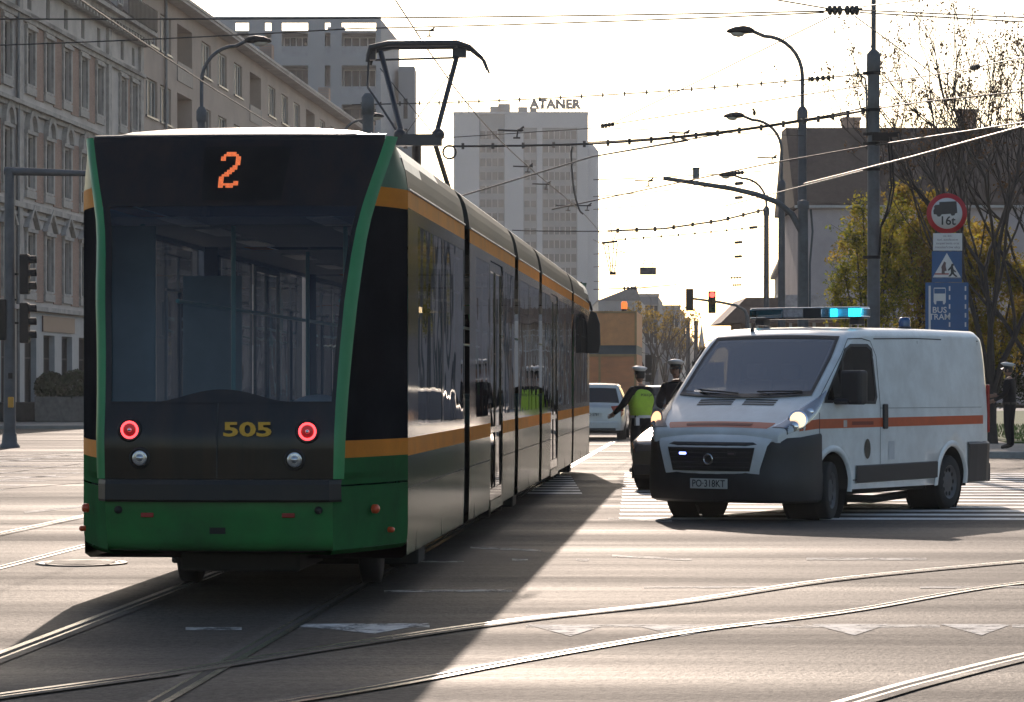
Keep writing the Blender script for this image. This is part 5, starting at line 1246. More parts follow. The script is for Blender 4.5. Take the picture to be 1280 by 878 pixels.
def signal_head(parent, c, lit=None, face=-1, s=.30):
    b = MB(); b.boxc(c,(s,.20,3*s)); h = b.build('signal_head', S_DARK, parent, bevel=.02)
    for k,(nm,on,off) in enumerate((('red',(1,.05,.04),(.10,.01,.01)),('amber',(1,.4,.05),(.10,.05,.01)),('green',(.1,1,.4),(.01,.06,.03)))):
        zc = c[2]+s*(1-k); m_ = emis('signal_'+nm, on, 5) if lit and nm in lit else mat('unlit_'+nm, off, .25, var=.1)
        b = MB(); b.lathe([(s*.36,0),(s*.3,.03),(.0001,.045)], 16, (c[0],c[1]+face*.10,zc), (0,face,0)); b.build('lens', m_, h)
        b = MB(); rows = [[(c[0]+cos(a)*s*.42, c[1]+face*(.10+dy), zc+sin(a)*s*.42) for a in ws(radians(15),radians(165),10)] for dy in (0,.20)]; b.grid(rows); b.build('visor', S_DARK, h)
    return h
# far red signal on an arm over the street
rs = thing('traffic_light', 'small traffic lights hanging from an arm above the van, the right one showing red', 'traffic light', P(934,HOR,112)); rs.location.z = 0
z = lambda py: EYE+(HOR-py)/F*112
def xx(px): return (px-934)/F*112
b = MB(); b.tube([(0,0,0),(0,0,z(396)),(xx(931),0,z(388)),(xx(920),0,z(382)),(xx(900),0,z(378)),(xx(862),0,z(373))], [.10,.09,.06,.055,.05,.045], 8); b.build('pole', S_MAST, rs)
signal_head(rs, (xx(890),0,z(378)), ('red',)); signal_head(rs, (xx(862),-.02,z(375)), None, face=1)
# left signal column with the arm running behind the tram
ls = thing('traffic_light', 'left traffic light column, its arm running behind the tram and signal heads in profile', 'traffic light', P(12,HOR,66.6)); ls.location.z = 0
z = lambda py: EYE+(HOR-py)/F*66.6
def xx(px): return (px-12)/F*66.6
b = MB(); b.tube([(0,0,0),(0,0,3),(0,0,z(212))], [.15,.135,.12], 14); b.lathe([(.25,0),(.25,.05),(.19,.12),(.17,.35)],14); b.build('pole', S_POLE, ls)
b = MB(); b.tube([(-.12,0,z(214)),(xx(104),0,z(217)),(xx(150),0,z(218))], [.11,.075,.06], 10); b.build('arm', S_POLE, ls)
for py,nm in ((343,0),(404,0)):
    c = (xx(31),.0,z(py)); b = MB(); b.boxc(c,(.22,.30,.98)); h = b.build('signal_head', S_DARK, ls, bevel=.03)
    for k,nm in enumerate(('red','amber','green')):
        zc = c[2]+.32*(1-k); b = MB(); b.grid([[(c[0]+.11+dx, sin(a)*.13, zc+cos(a)*.13) for a in ws(-pi*.62,pi*.62,10)] for dx in (0,.16)]); b.build('visor', S_DARK, h)
        b = MB(); b.lathe([(.11,0),(.09,.02),(.0001,.03)], 14, (c[0]+.11,0,zc), (1,0,0)); b.build('lens', MATS.get('unlit_'+nm), h)
for py in (400,): 
    b = MB(); b.boxc((xx(3),-.05,z(py)),(.24,.24,1.0)); h = b.build('signal_head', S_DARK, ls, bevel=.03)
b = MB(); b.boxc((.15,0,z(343)),(.14,.06,.05)); b.boxc((.15,0,z(404)),(.14,.06,.05)); b.boxc((.05,0,z(375)),(.25,.06,.05)); b.build('bracket', S_DARK, ls)
b = MB(); b.boxc((.06,-.16,z(503)),(.13,.12,.26)); b.build('request_button', mat('button_yellow', (.55,.26,.02), .5, var=.2), ls, bevel=.02)
b = MB(); b.boxc((.05,-.15,z(470)),(.10,.08,.14)); b.build('junction_box', S_DARK, ls)

# ---- the sign post: lorry limit, note, school crossing, bus and tram lane
SB = mat('sign_blue', (.012,.075,.20), .45, var=.08); SW = mat('sign_white', (.55,.54,.53), .45, var=.06); SR = mat('sign_red', (.42,.02,.03), .45, var=.08); SK = mat('sign_black', (.018,.018,.02), .5, var=0)
SGR = mat('sign_back_grey', (.25,.25,.26), .5, metal=.4)
ds = 51.0; sp = thing('sign_post', 'post carrying the round 16t sign, a crossing sign and a bus tram lane sign', 'sign post', P(1184,HOR,ds)); sp.location.z = 0
z = lambda py: EYE+(HOR-py)/F*ds
def xx(px): return (px-1184)/F*ds
k_ = ds/F
b = MB(); b.tube([(0,.05,0),(0,.05,z(240))], .035, 10); b.build('post', S_POLE, sp)
def plate(name, x0,y0,x1,y1, m, dy=0, th=.012):
    b = MB(); b.box((xx(x0),-th+dy,z(y1)),(xx(x1),dy,z(y0))); return b.build(name, m, sp, bevel=.006)
def flat(parent, name, pts, m, y):
    b = MB(); b.prism([(xx(p),z(q)) for p,q in pts], lambda a,c,h:(a,h,c), y, y-.002); return b.build(name, m, parent)
c = (xx(1183.5),0,z(267))
b = MB(); b.lathe([(25.3*k_,-.006),(25.3*k_,.006),(.0001,.006)], 48, c, (0,-1,0)); disc = b.build('lorry_limit_sign', SR, sp)
b = MB(); b.lathe([(19.3*k_,.0065),(19.3*k_,.009),(.0001,.009)], 48, c, (0,-1,0)); b.build('sign_face', SW, disc)
yv = -.0095
lor = [(1174,252.8),(1195.5,251.8),(1196.5,266.5),(1194,267),(1193,269.5),(1189.5,270),(1188,267.5),(1177,268.3),(1175,271),(1172,271),(1170.5,268.5),(1167,268),(1166.5,263.5),(1168,260.5),(1167.3,258.5),(1169,256.5),(1174,256)]
flat(disc, 'lorry_symbol', lor, SK, yv)
text('weight_lettering', '16t', .225, SK, disc, (c[0]+.01,yv-.001,z(276.6)), sx=1.0, offset=.004, extrude=.001)
n1 = plate('note_plate', 1166.2,291.8,1202.7,313.6, SW)
NT = mat('note_ink', (.10,.075,.09), .6, var=0)
for q,tx,w in ((295.2,'nie dot.',.055),(299.8,'taxi, autobusów',.062),(304.4,'zaopatrzenia oraz',.062),(309.3,'mieszkańców ulicy',.064)): text('note_lettering', tx, w, NT, n1, (xx(1184.3),-.0125,z(q)), extrude=.0008, sx=.98)
n2 = plate('crossing_sign', 1164.8,314.4,1202.4,347.5, SB); plate('blue_backing', 1164.8,348.0,1202.4,353.0, SB)
flat(n2, 'white_triangle', [(1183.4,316.5),(1201,347),(1165.8,347)], SW, -.0122)
kid = [(1180,327),(1182.3,328.5),(1182,333),(1183.2,338.5),(1180.6,339.5),(1181,342.5),(1176.8,342.5),(1177,338),(1176.5,334),(1178.5,330)]; flat(n2, 'child_figure', kid, mat('figure_brown', (.09,.05,.05), .5, var=0), -.0145)
man = [(1189.3,330),(1191.8,330),(1192,332.3),(1191,333),(1192,337),(1195.2,340),(1194.5,341),(1191.8,339.5),(1193,342.5),(1197,346),(1194.5,346.6),(1190.5,343),(1187.8,346),(1185.2,346),(1188.5,341.5),(1188.2,336.5),(1186,338.8),(1184.2,337.8),(1188.2,333.2)]; flat(n2, 'walking_figure', man, SK, -.0145)
flat(n2, 'kerb_line', [(1168.5,341.8),(1186,341.8),(1185.5,343.6),(1167.6,343.6)], mat('sign_line_red', (.30,.06,.05), .5, var=0), -.0143)
n3 = plate('lane_sign', 1156.5,353.4,1210.5,420, SB, dy=-.002)
flat(n3, 'lane_edge', [(1160.6,357.5),(1163.2,357.5),(1163.2,418),(1160.6,418)], SW, -.0145)
for lx in (1186.8,1206.7):
    for ly in (358,369,380.5,391.5,403): flat(n3, 'lane_dash', [(lx-.9,ly),(lx+.9,ly),(lx+.9,ly+5.8),(lx-.9,ly+5.8)], SW, -.0145)
flat(n3, 'bus_symbol', [(1167.5,359.8),(1181.2,359.8),(1182,361),(1182,378),(1180.6,380.6),(1178.6,380.6),(1178.4,376.5),(1170.4,376.5),(1170,380.6),(1168.2,380.6),(1167,378),(1167,361)], SW, -.0145)
flat(n3, 'bus_window', [(1167.6,361.2),(1181.4,361.2),(1181.4,367.2),(1167.6,367.2)], SB, -.0168)
text('lane_lettering', 'BUS', .155, SW, n3, (xx(1174.3),-.0145,z(388)), sx=1.02, offset=.002, extrude=.001); text('lane_lettering', 'TRAM', .155, SW, n3, (xx(1174.5),-.0145,z(396.6)), sx=.98, offset=.002, extrude=.001)

# ---- overhead wires
W_ID = [0]
def wire(label, pts, r=.012, sag=.0, clips=None, clip=(.05,.05,.12), name='overhead_wire', group=None, ins=None, m=None, n=24, t01=(0,1)):
    """pts: list of (px,py,distance); sag in metres between the ends of each span"""
    path = []
    for a, c in zip(pts, pts[1:]):
        A, B = P(*a), P(*c)
        for k in range(n): t = k/n; p = A.lerp(B,t); p.z -= sag*4*t*(1-t); path.append(p)
    path.append(P(*pts[-1])); o = path[0].copy(); b = MB(); b.tube([p-o for p in path], r*1.45 if r < .012 else r*1.1, 5)
    w = b.build(name, m or S_WIRE, None, o); tag(w, label, 'wire', group)
    if clips:
        for k in range(clips):
            t = t01[0] + (t01[1]-t01[0])*(k+.5)/clips; i = min(int(t*(len(path)-1)), len(path)-2); f = t*(len(path)-1)-i; p = path[i].lerp(path[i+1], f)-o
            b = MB(); b.boxc(p,clip); b.build('clip', S_INS, w)
    for q in (ins or []):
        t, L = q; i = min(int(t*(len(path)-1)), len(path)-2); d = (path[i+1]-path[i]).normalized(); p = path[i]-o
        b = MB(); k = 4; prof = []
        for j in range(k): u = L*j/k; prof += [(.02,u),(.055,u+L*.05),(.055,u+L*.12),(.02,u+L*.18)]
        b.lathe([(rr*max(1,r/.012),h) for rr,h in prof], 8, p-d*L/2, d); b.build('insulator', S_INS, w)
    return w
wire('upper of two thin span wires crossing the whole sky to the insulator cluster', [(-40,24,48),(1040,14,50)], .010, .05)
wire('lower of two thin span wires crossing the sky under the top edge', [(-40,58,60),(440,36,56),(1030,16,50)], .010, .03)
cl = thing('insulator_cluster', 'dark cluster of insulators where span wires meet left of the tall mast top', 'insulators', P(1055,13,50))
b = MB()
for dx in (-.26,-.17,-.08,.06,.15,.23): b.lathe([(.02,-.05),(.085,-.03),(.095,0),(.085,.03),(.02,.05)], 10, (dx,0,.0), (1,0,.1))
b.tube([(-.34,0,0),(.34,0,.02)], .025, 6); b.build('insulator', S_INS, cl)
wire('short wire running up left from the insulator cluster out of the picture', [(900,-12,46),(1035,11,50)], .010); wire('short wire running up right from the insulator cluster out of the picture', [(1075,9,50),(1190,-6,46)], .012)
wire('wire from the insulator cluster running right across the bare tree top', [(1075,13,50),(1300,23,46)], .012); wire('second wire just below, dipping right into the bare branches', [(1075,16,50),(1300,29,52)], .010)
wire('faint diagonal wire from the cluster down left to the sky insulators', [(1040,20,50),(758,158,62)], .008); wire('faint wire from the cluster down right into the tree', [(1068,20,50),(1150,80,54),(1240,150,60)], .008)
wire('thin beaded wire sloping up to the mast across the middle of the sky', [(440,131,60),(740,120,57),(1088,92,53)], .009, .03, clips=24, clip=(.035,.03,.10), ins=[(.93,.5)])
wire('thin wire from the sky insulators rising right to the mast and tree', [(750,158,62),(1010,118,58),(1180,92,54),(1290,70,50)], .009, 0, ins=[(.02,.40),(.80,.35)])
wire('faint wire running from the sky insulators to the right lamp', [(500,176,66),(750,160,62),(1005,170,64)], .007)
wire('thick bundled feeder cable with clips strung from behind the pantograph to the mast', [(560,183,58),(740,180,57),(870,170,55),(1000,152,54),(1088,137,53)], .020, .015, clips=19, clip=(.06,.05,.13))
wire('second strand of the thick feeder bundle', [(735,178,57),(870,168,55),(1000,150,54),(1088,133,53)], .012, .02)
wire('thin wire passing under the feeder bundle and on across the tiled roof', [(740,196,58),(1000,150,56),(1150,128,52),(1300,112,49)], .013)
wire('tram wire with a hanging bird shaped clamp left of the curved arm', [(560,250,44),(740,196,52),(860,176,58)], .011)
wire('bright sunlit wire slanting across the tree and the tiled roof', [(1005,230,47),(1140,196,44),(1300,152,40)], .009, m=mat('sunlit_wire', (.36,.31,.27), .45, metal=.9, var=0))  # paler colour than the other wires stands for sunlight on this one
wire('dull wire crossing the tiled roof just above the sunlit one', [(690,262,60),(960,205,55),(1090,182,53)], .010); wire('grey wire from the mast rising right past the sign post top', [(1092,182,53),(1300,150,46)], .010)
wire('wire from the mast across the tiled roof eave to the left column', [(905,258,70),(1085,212,53)], .012)
wire('thick cable sagging left from the far lamp to the hanging droppers', [(760,289,80),(830,286,84),(900,276,88),(957,262,92)], .028, .0, clips=9, clip=(.09,.07,.14), name='overhead_wire')
wire('continuation of the sagging cable behind the tram roof', [(640,288,80),(760,289,80)], .014, .02); wire('beaded thin wire below the sagging cable', [(770,300,84),(955,283,96)], .010, .03, clips=9, clip=(.05,.05,.09), ins=[(.93,.6)])
for q,(a,c,d0_,d1_) in enumerate(((246,226,70,80),(262,244,80,90),(318,300,90,100),(334,318,95,105),(352,346,120,120),(362,355,125,130),(225,214,66,70))):
    wire(('first','second','third','fourth','fifth','sixth','topmost')[q]+' faint span wire in the pale sky between tram roof and right lamps, counted downwards', [(742,a,d0_),(956,c,d1_)], .008, .02, ins=[(.85,.5)])
# contact wires along the tracks
def contact(lat, label, z=5.66, y0=-4, y1=330):
    pts = []; n_ = 80
    for k in range(n_+1):
        y = y0+(y1-y0)*k/n_; p = TRA + TR*lat + TF*(y-20); pts.append(Vector((p.x+.25*sin(y*.11),p.y,z)))
    o = pts[0].copy(); b = MB(); b.tube([p-o for p in pts], .0095, 6); w = b.build('contact_wire', S_WIRE, None, o); tag(w, label, 'wire'); return w
contact(.05, 'contact wire running over the tram roof and touching the pantograph'); contact(-3.3, 'contact wire of the neighbouring track left of the tram')
def clamp(px, py, d, s=1.0, flip_=1):
    t = thing('wire_clamp', 'bird shaped wire clamp %s' % CLAMP[(px,py)], 'wire clamp', P(px,py,d), 0, 'bird shaped wire clamps')
    b = MB(); b.tube([(-.24*s*flip_,0,.0),(.10*s*flip_,0,-.01*s)], .018*s, 6); b.ball((.14*s*flip_,0,.0),(.06*s,.035*s,.03*s),8,6); b.tube([(.12*s*flip_,0,.0),(.20*s*flip_,0,.06*s)], .02*s, 6); b.tube([(.10*s*flip_,0,0),(.08*s*flip_,0,-.12*s)], .015*s, 6); b.boxc((.08*s*flip_,0,-.13*s),(.12*s,.04*s,.03*s)); b.build('clamp_body', S_INS, t)
CLAMP = {(532,38):'on the pantograph contact wire at the top',(640,163):'in front of the tower roof line',(850,166):'above the thick feeder bundle',(960,197):'right of centre under the lamp arm',(655,208):'high on the tower front',(678,230):'lower on the tower front',(706,257):'near the right tower edge',(730,257):'at the right tower edge',(806,226):'left of the curved signal arm'}
for (px,py),d in {(532,38):36,(640,163):46,(850,166):56,(960,197):60,(655,208):60,(678,230):64,(706,257):70,(730,257):72,(806,226):64}.items(): clamp(px,py,d,1.0 if d > 40 else .6)
lp = thing('feeder_loop', 'curved feeder lead hanging down in front of the right part of the tower', 'cable', P(716,184,57))
b = MB(); q = [P(px,py,57)-P(716,184,57) for px,py in ((716,184),(714,192),(715,215),(718,240),(724,262),(729,268))]; b.tube(smooth_path(q,5), .02, 6); b.build('lead', S_INS, lp)
dr = thing('wire_dropper', 'fan of short droppers joining two wires right of the tower', 'dropper', P(764,304,78)); o = P(764,304,78)
b = MB(); b.tube([P(752,304,78)-o,P(772,302,78)-o], .035, 6)
for a,c in ((754,763),(760,764),(767,765),(772,768)): b.tube([P(a,304,78)-o,P(c,342,78)-o], .014, 5)
b.tube([P(762,342,78)-o,P(770,342,78)-o], .05, 6); b.tube([P(763,278,78)-o,P(766,304,78)-o],.012,5); b.tube([P(766,304,78)-o,P(770,292,78)-o,P(776,288,78)-o],.014,5); b.build('rod', S_INS, dr)
hb = thing('hanging_board', 'small grey board hanging from a wire in the sky above the truck', 'board', P(810,339,110)); o = P(810,339,110)
b = MB(); b.boxc((0,0,0),(.66,.04,.30)); b.build('board', mat('board_grey', (.12,.10,.10), .6, var=.3, scale=6), hb); b = MB(); b.tube([(-.2,0,.15),(-.15,0,.5)],.01,4); b.tube([(.2,0,.15),(.15,0,.5)],.01,4); b.build('hanger', S_WIRE, hb)
wire('wire carrying the small hanging board', [(742,300,100),(806,326,110),(850,320,118),(956,310,130)], .010, .02); wire('low wire over the far houses behind the truck', [(742,362,150),(800,360,150),(846,356,150)], .022, 0, ins=[(.4,.8)])

# ---- planters with clipped shrubs in front of the tenement
SHRUB = mat('dark_shrub', (.035,.05,.022), .8, var=.5, scale=6)
for px,lab in ((64,'left of the two clipped shrubs in planters by the shop front'),(94,'right, slightly larger clipped shrub in a planter by the shop front')):
    base = P(px,HOR,103); base.z = .12; t = thing('planter', lab, 'planter', base, STA, 'planters by the shop front')
    s = 1.0 if px < 80 else 1.12
    b = MB(); b.prism([(-.52*s,0),(.52*s,0),(.60*s,.95),(-.60*s,.95)], lambda a,c,h:(a,h,c), -.5, .5); b.build('pot', mat('planter_concrete', (.16,.15,.14), .85, var=.3), t, bevel=.03)
    b = MB()
    for k in range(1500):
        th, ph = R_.random()*2*pi, math.acos(R_.uniform(-.5,1)); r = R_.uniform(.6,1.05)**.6; c = Vector((sin(ph)*cos(th)*.68*s*r, sin(ph)*sin(th)*.6*s*r, 1.25+cos(ph)*.62*s*r))
        a = Vector((R_.uniform(-1,1),R_.uniform(-1,1),R_.uniform(-1,1))).normalized()*.07; d = Vector((R_.uniform(-1,1),R_.uniform(-1,1),R_.uniform(-1,1))).normalized()*.07; b.add([c-a,c+d,c+a,c-d],[(0,1,2,3)])
    b.build('foliage', SHRUB, t); b = MB(); b.tube([(0,0,.9),(0,0,1.4)], .05, 6); b.build('stem', mat('bark', (.06,.05,.04), .9, var=.3), t)
pb = thing('planter_trough', 'long low dark planter box along the shop front by the left signal column', 'planter', P(28,HOR,104)); pb.location.z = .12
b = MB(); b.box((-1.6,-.35,0),(.9,.35,.72)); b.build('trough', mat('trough_dark', (.05,.05,.05), .8, var=.3), pb, bevel=.03); b = MB(); b.box((-1.55,-.3,.68),(.85,.3,.735)); b.build('soil', M_EARTH, pb)
# ================================================================== TREES
BARK = mat('bark', (.06,.05,.04), .9, var=.3, scale=10); BARKD = mat('dark_bark', (.035,.028,.024), .9, var=.3, scale=10)
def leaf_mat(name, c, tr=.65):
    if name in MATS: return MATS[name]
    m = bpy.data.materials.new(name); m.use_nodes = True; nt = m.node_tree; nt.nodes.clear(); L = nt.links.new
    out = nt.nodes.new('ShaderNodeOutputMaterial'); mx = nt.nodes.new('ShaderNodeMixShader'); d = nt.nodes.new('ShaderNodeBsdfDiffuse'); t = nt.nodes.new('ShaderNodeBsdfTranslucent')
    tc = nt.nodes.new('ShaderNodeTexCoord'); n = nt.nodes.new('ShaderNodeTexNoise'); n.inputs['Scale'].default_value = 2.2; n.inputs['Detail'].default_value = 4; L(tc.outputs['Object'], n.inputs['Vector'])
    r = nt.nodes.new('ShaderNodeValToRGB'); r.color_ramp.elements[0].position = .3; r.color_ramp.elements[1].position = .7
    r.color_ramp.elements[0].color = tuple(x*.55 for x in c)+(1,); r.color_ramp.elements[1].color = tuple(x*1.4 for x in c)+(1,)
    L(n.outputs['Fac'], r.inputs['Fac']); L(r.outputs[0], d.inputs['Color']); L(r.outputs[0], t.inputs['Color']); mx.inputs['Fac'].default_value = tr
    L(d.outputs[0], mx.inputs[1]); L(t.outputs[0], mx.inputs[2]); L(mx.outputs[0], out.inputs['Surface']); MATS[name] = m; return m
LEAF_Y = leaf_mat('spring_leaf', (.26,.23,.03)); LEAF_G = leaf_mat('green_leaf', (.12,.14,.025)); LEAF_B = leaf_mat('brown_bud', (.10,.06,.03), .4); LEAF_O = leaf_mat('ochre_leaf', (.27,.19,.035))
def branch(mb, tips, p, d, r, L, depth, rnd, spread=.55, up=.12, mi=0, ratio=.72):
    n = 4; path = [p]; rs = [r]
    for k in range(n):
        d = (d + Vector((rnd.uniform(-1,1),rnd.uniform(-1,1),rnd.uniform(-.6,1)))*.13 + Vector((0,0,up*.3))).normalized(); p = p + d*(L/n); path.append(p); rs.append(r*(1-.42*(k+1)/n))
    mb.tube(path, rs, 5 if r > .03 else 3, mi, False)
    if depth == 0: tips.append((p,d)); tips.append((path[2],d)); return
    kids = 3 if rnd.random() < .42 else 2
    for k in range(kids):
        v = Vector((rnd.uniform(-1,1),rnd.uniform(-1,1),rnd.uniform(-.5,.9))); nd = (d*(1-spread*.4) + v*spread + Vector((0,0,up))).normalized()
        q = path[-1] if k < 2 else path[rnd.choice((2,3))]; branch(mb, tips, q, nd, r*.60 if k else r*.68, L*rnd.uniform(ratio-.12,ratio+.1), depth-1, rnd, spread, up, mi, ratio)
def leaves(mb, c, n, rad, size, rnd, mi=0):
    for _ in range(n):
        u = Vector((rnd.gauss(0,1),rnd.gauss(0,1),rnd.gauss(0,1))).normalized()*rad*rnd.random()**.5; q = c+u
        a = Vector((rnd.uniform(-1,1),rnd.uniform(-1,1),rnd.uniform(-1,1))).normalized(); e = a.cross(Vector((rnd.uniform(-1,1),rnd.uniform(-1,1),rnd.uniform(-1,1)))).normalized(); s = size*rnd.uniform(.6,1.3)
        mb.add([q-a*s*.5, q+e*s*.28, q+a*s*.5, q-e*s*.28], [(0,1,2,3)], mi)
def bare_tree(label, base, stems, seed, depth, buds, L0, r0, spread=.6, leafm=None, name='bare_tree', bsize=.07, up=.10):
    rnd = random.Random(seed); t = thing(name, label, 'tree', base); tips = []
    tb = MB(); cb = MB()
    tb.tube([(0,0,0),(0,0,.5),(.02,0,1.3)], [r0*1.5,r0*1.15,r0], 9, caps=False)
    for (dx,dy,dz) in stems:
        d = Vector((dx,dy,dz)).normalized(); branch(cb, tips, Vector((.02,0,1.2)), d, r0*.62, L0, depth, rnd, spread, up)
    for p,d in tips:
        if rnd.random() < buds: leaves(cb, p, rnd.choice((2,3,4,5)), .14, bsize, rnd, 1)
    tb.build('trunk', BARKD, t); c = cb.build('crown', [BARKD, leafm or LEAF_B], t); return t
def leafy_tree(label, base, clumps, seed, leafm, nleaf=70, size=.10, name='leafy_tree', trunk_r=.09, dark=None, blades=.42):
    """clumps: list of (x,z,y-depth,rx,rz) ellipsoids given relative to the base"""
    rnd = random.Random(seed); t = thing(name, label, 'tree', base); tb = MB(); cb = MB(); z0 = .9
    tb.tube([(0,0,0),(.02,.02,z0)], [trunk_r*1.3,trunk_r], 8, caps=False)
    for (x,z,y,rx,rz) in clumps:
        c = Vector((x,y,z)); s = Vector((0,0,z0*.9)); m = s.lerp(c,.5)+Vector((0,0,.25)); tb.tube([s,m,c], [trunk_r*.6,trunk_r*.4,.015], 5, caps=False)
        for k in range(max(10,int(nleaf*rx*rz*5.6))):
            u = Vector((rnd.gauss(0,1),rnd.gauss(0,1),rnd.gauss(0,1))).normalized()*(rnd.random()**.6)*rnd.choice((.8,1,1.05,1.35)); q = c+Vector((u.x*rx,u.y*rx*.8,u.z*rz))
            if rnd.random() < .25: tb.tube([c.lerp(q,.2),q+Vector((0,0,.05))], [.010,.004], 3, caps=False)
            leaves(cb, q, rnd.randint(5,10), blades*rnd.uniform(.3,.7), size, rnd, 1 if (dark and rnd.random() < .35) else 0)
    tb.build('trunk', BARKD, t); cb.build('crown', [leafm, dark or leafm], t); return t
def base_at(px, d): p = P(px,HOR,d); p.z = .12; return p
dT = 66.0
bare_tree('tall bare tree at the right edge, its dark limbs fanning up above the tiled roof', base_at(1238,dT), [(-.62,.1,1.0),(-.25,-.3,1.15),(.12,.2,1.3),(.5,-.1,1.1),(-.05,.3,1.4)], 11, 6, .5, 3.05, .135, .62, bsize=.085)
bare_tree('second bare tree half out of the picture on the far right', base_at(1312,dT+3), [(-.35,.1,1.2),(-.7,0,1.0),(.2,.2,1.2),(.45,-.2,1.1)], 23, 6, .45, 2.9, .125, .6, bsize=.085)
bare_tree('thin reddish twiggy tree just right of the tall mast', base_at(1150,dT+8), [(-.3,.1,1.2),(.25,-.1,1.2),(.0,.2,1.4),(.5,.1,1.0)], 31, 6, .9, 1.5, .09, .62, LEAF_O, bsize=.13)
def clump_px(px, d, items): return [((x-px)/F*d, EYE+(HOR-y)/F*d-.12, dy, rx/F*d, rz/F*d) for x,y,dy,rx,rz in items]
leafy_tree('yellow green bushy tree between the pale wall and the tall mast', base_at(1085,70), clump_px(1085,70,[(1070,300,0,26,30),(1058,345,.3,24,30),(1085,345,-.3,30,34),(1110,310,.2,30,40),(1062,390,0,26,28),(1100,385,-.4,30,34),(1125,350,.3,28,40),(1080,262,.2,16,22),(1048,370,.1,14,20),(1120,270,.1,24,26)]), 5, LEAF_Y, 58, .10, dark=LEAF_G)
leafy_tree('yellow green bushy tree behind the round lorry sign', base_at(1160,72), clump_px(1160,72,[(1140,300,0,30,40),(1165,270,.3,28,32),(1150,360,-.3,32,44),(1185,340,.2,30,40),(1140,420,0,34,34),(1180,410,.2,34,36),(1130,245,0,22,20),(1200,300,.2,22,30)]), 6, LEAF_O, 85, .10, dark=LEAF_Y)
leafy_tree('ochre green bushy tree right of the bus and tram sign', base_at(1240,70), clump_px(1240,70,[(1215,360,0,26,34),(1240,330,.3,28,34),(1265,350,-.3,30,36),(1225,410,.2,28,36),(1262,410,0,32,36),(1245,300,.2,22,24),(1290,380,.2,30,50),(1245,445,0,28,24)]), 8, LEAF_O, 85, .10, dark=LEAF_Y)
leafy_tree('dark hedge like bush in the shade behind the black uniformed officer', base_at(1262,80), clump_px(1262,80,[(1235,440,0,22,30),(1258,455,.2,24,34),(1282,440,0,26,34),(1245,480,-.2,22,26),(1275,485,.2,24,26)]), 9, leaf_mat('shaded_leaf',(.025,.032,.012),.3), 60, .10, name='bush')  # leaf colour is darkened to stand for the shade on the bush
# hazy bare trees along the far left street front
for k,(px,d,h) in enumerate(((815,210,2.3),(832,235,2.3),(846,260,2.0),(860,300,1.7))):
    bare_tree(['greyish bare tree nearest the brown truck on the far street','second hazy bare tree on the far street behind the officers','third hazy bare tree on the far street','faintest bare tree near the vanishing street end'][k], base_at(px,d), [(-.4,.1,1.1),(.3,-.2,1.2),(.05,.3,1.3),(-.1,-.3,1.2)], 40+k, 4, .8, h, .16, .6, LEAF_O, bsize=.22)
# trees of the side street, right of the frame, mirrored in the tram flank
for k,(x,y) in enumerate(((24,50),(33,68),(22,84))):
    leafy_tree(['young leafy street tree right of the frame near the junction','taller leafy street tree right of the frame by the corner house','leafy street tree on the lawn right of the frame'][k], Vector((x,y,.12)), [(0,4.2,0,1.5,1.3),(.9,3.4,.3,1.2,1.1),(-.9,3.5,-.2,1.2,1.1),(.3,5.4,.1,1.1,1.0),(-.4,5.0,.3,1.0,1.0),(0,2.6,0,1.2,.8)], 70+k, LEAF_G, 26, .16, dark=LEAF_Y)
# ================================================================== PEOPLE
SKIN = mat('skin', (.30,.17,.12), .6, var=.08); UNI = mat('dark_uniform', (.010,.0105,.014), .85, spec=.15, var=.25, scale=12); LIME = mat('lime_vest', (.42,.62,.05), .7, var=.12, scale=8, emit=None); CAPW = mat('white_cap_cover', (.62,.61,.60), .6, var=.06)
HAIR = mat('dark_hair', (.03,.02,.015), .7, var=.2); REFL = mat('reflective_tape', (.5,.51,.5), .3, var=.1); SHOE = mat('black_leather', (.012,.012,.013), .35, var=.1)
BASE = dict(pel=(0,0,.97),sp=(0,0,1.14),ch=(0,.0,1.33),nb=(0,0,1.50),nk=(0,.012,1.58),sl=(-.185,0,1.45),sr=(.185,0,1.45),el=(-.25,-.03,1.17),er=(.25,-.03,1.17),wl=(-.27,.05,.93),wr=(.27,.05,.93),
            hl=(-.095,0,.92),hr=(.095,0,.92),kl=(-.11,.02,.51),kr=(.11,.02,.51),al=(-.115,-.03,.10),ar=(.115,-.03,.10),tl=(-.13,.16,.045),tr=(.13,.16,.045))
RAD = dict(pel=(.172,.135),sp=(.165,.135),ch=(.195,.15),nb=(.085,.08),nk=(.056,.058),sl=(.088,.09),sr=(.088,.09),el=(.066,.066),er=(.066,.066),wl=(.042,.042),wr=(.042,.042),hl=(.118,.118),hr=(.118,.118),kl=(.085,.085),kr=(.085,.085),al=(.052,.055),ar=(.052,.055),tl=(.042,.034),tr=(.042,.034))
EDG = [('pel','sp'),('sp','ch'),('ch','nb'),('nb','nk'),('ch','sl'),('ch','sr'),('sl','el'),('el','wl'),('sr','er'),('er','wr'),('pel','hl'),('pel','hr'),('hl','kl'),('hr','kr'),('kl','al'),('kr','ar'),('al','tl'),('ar','tr')]
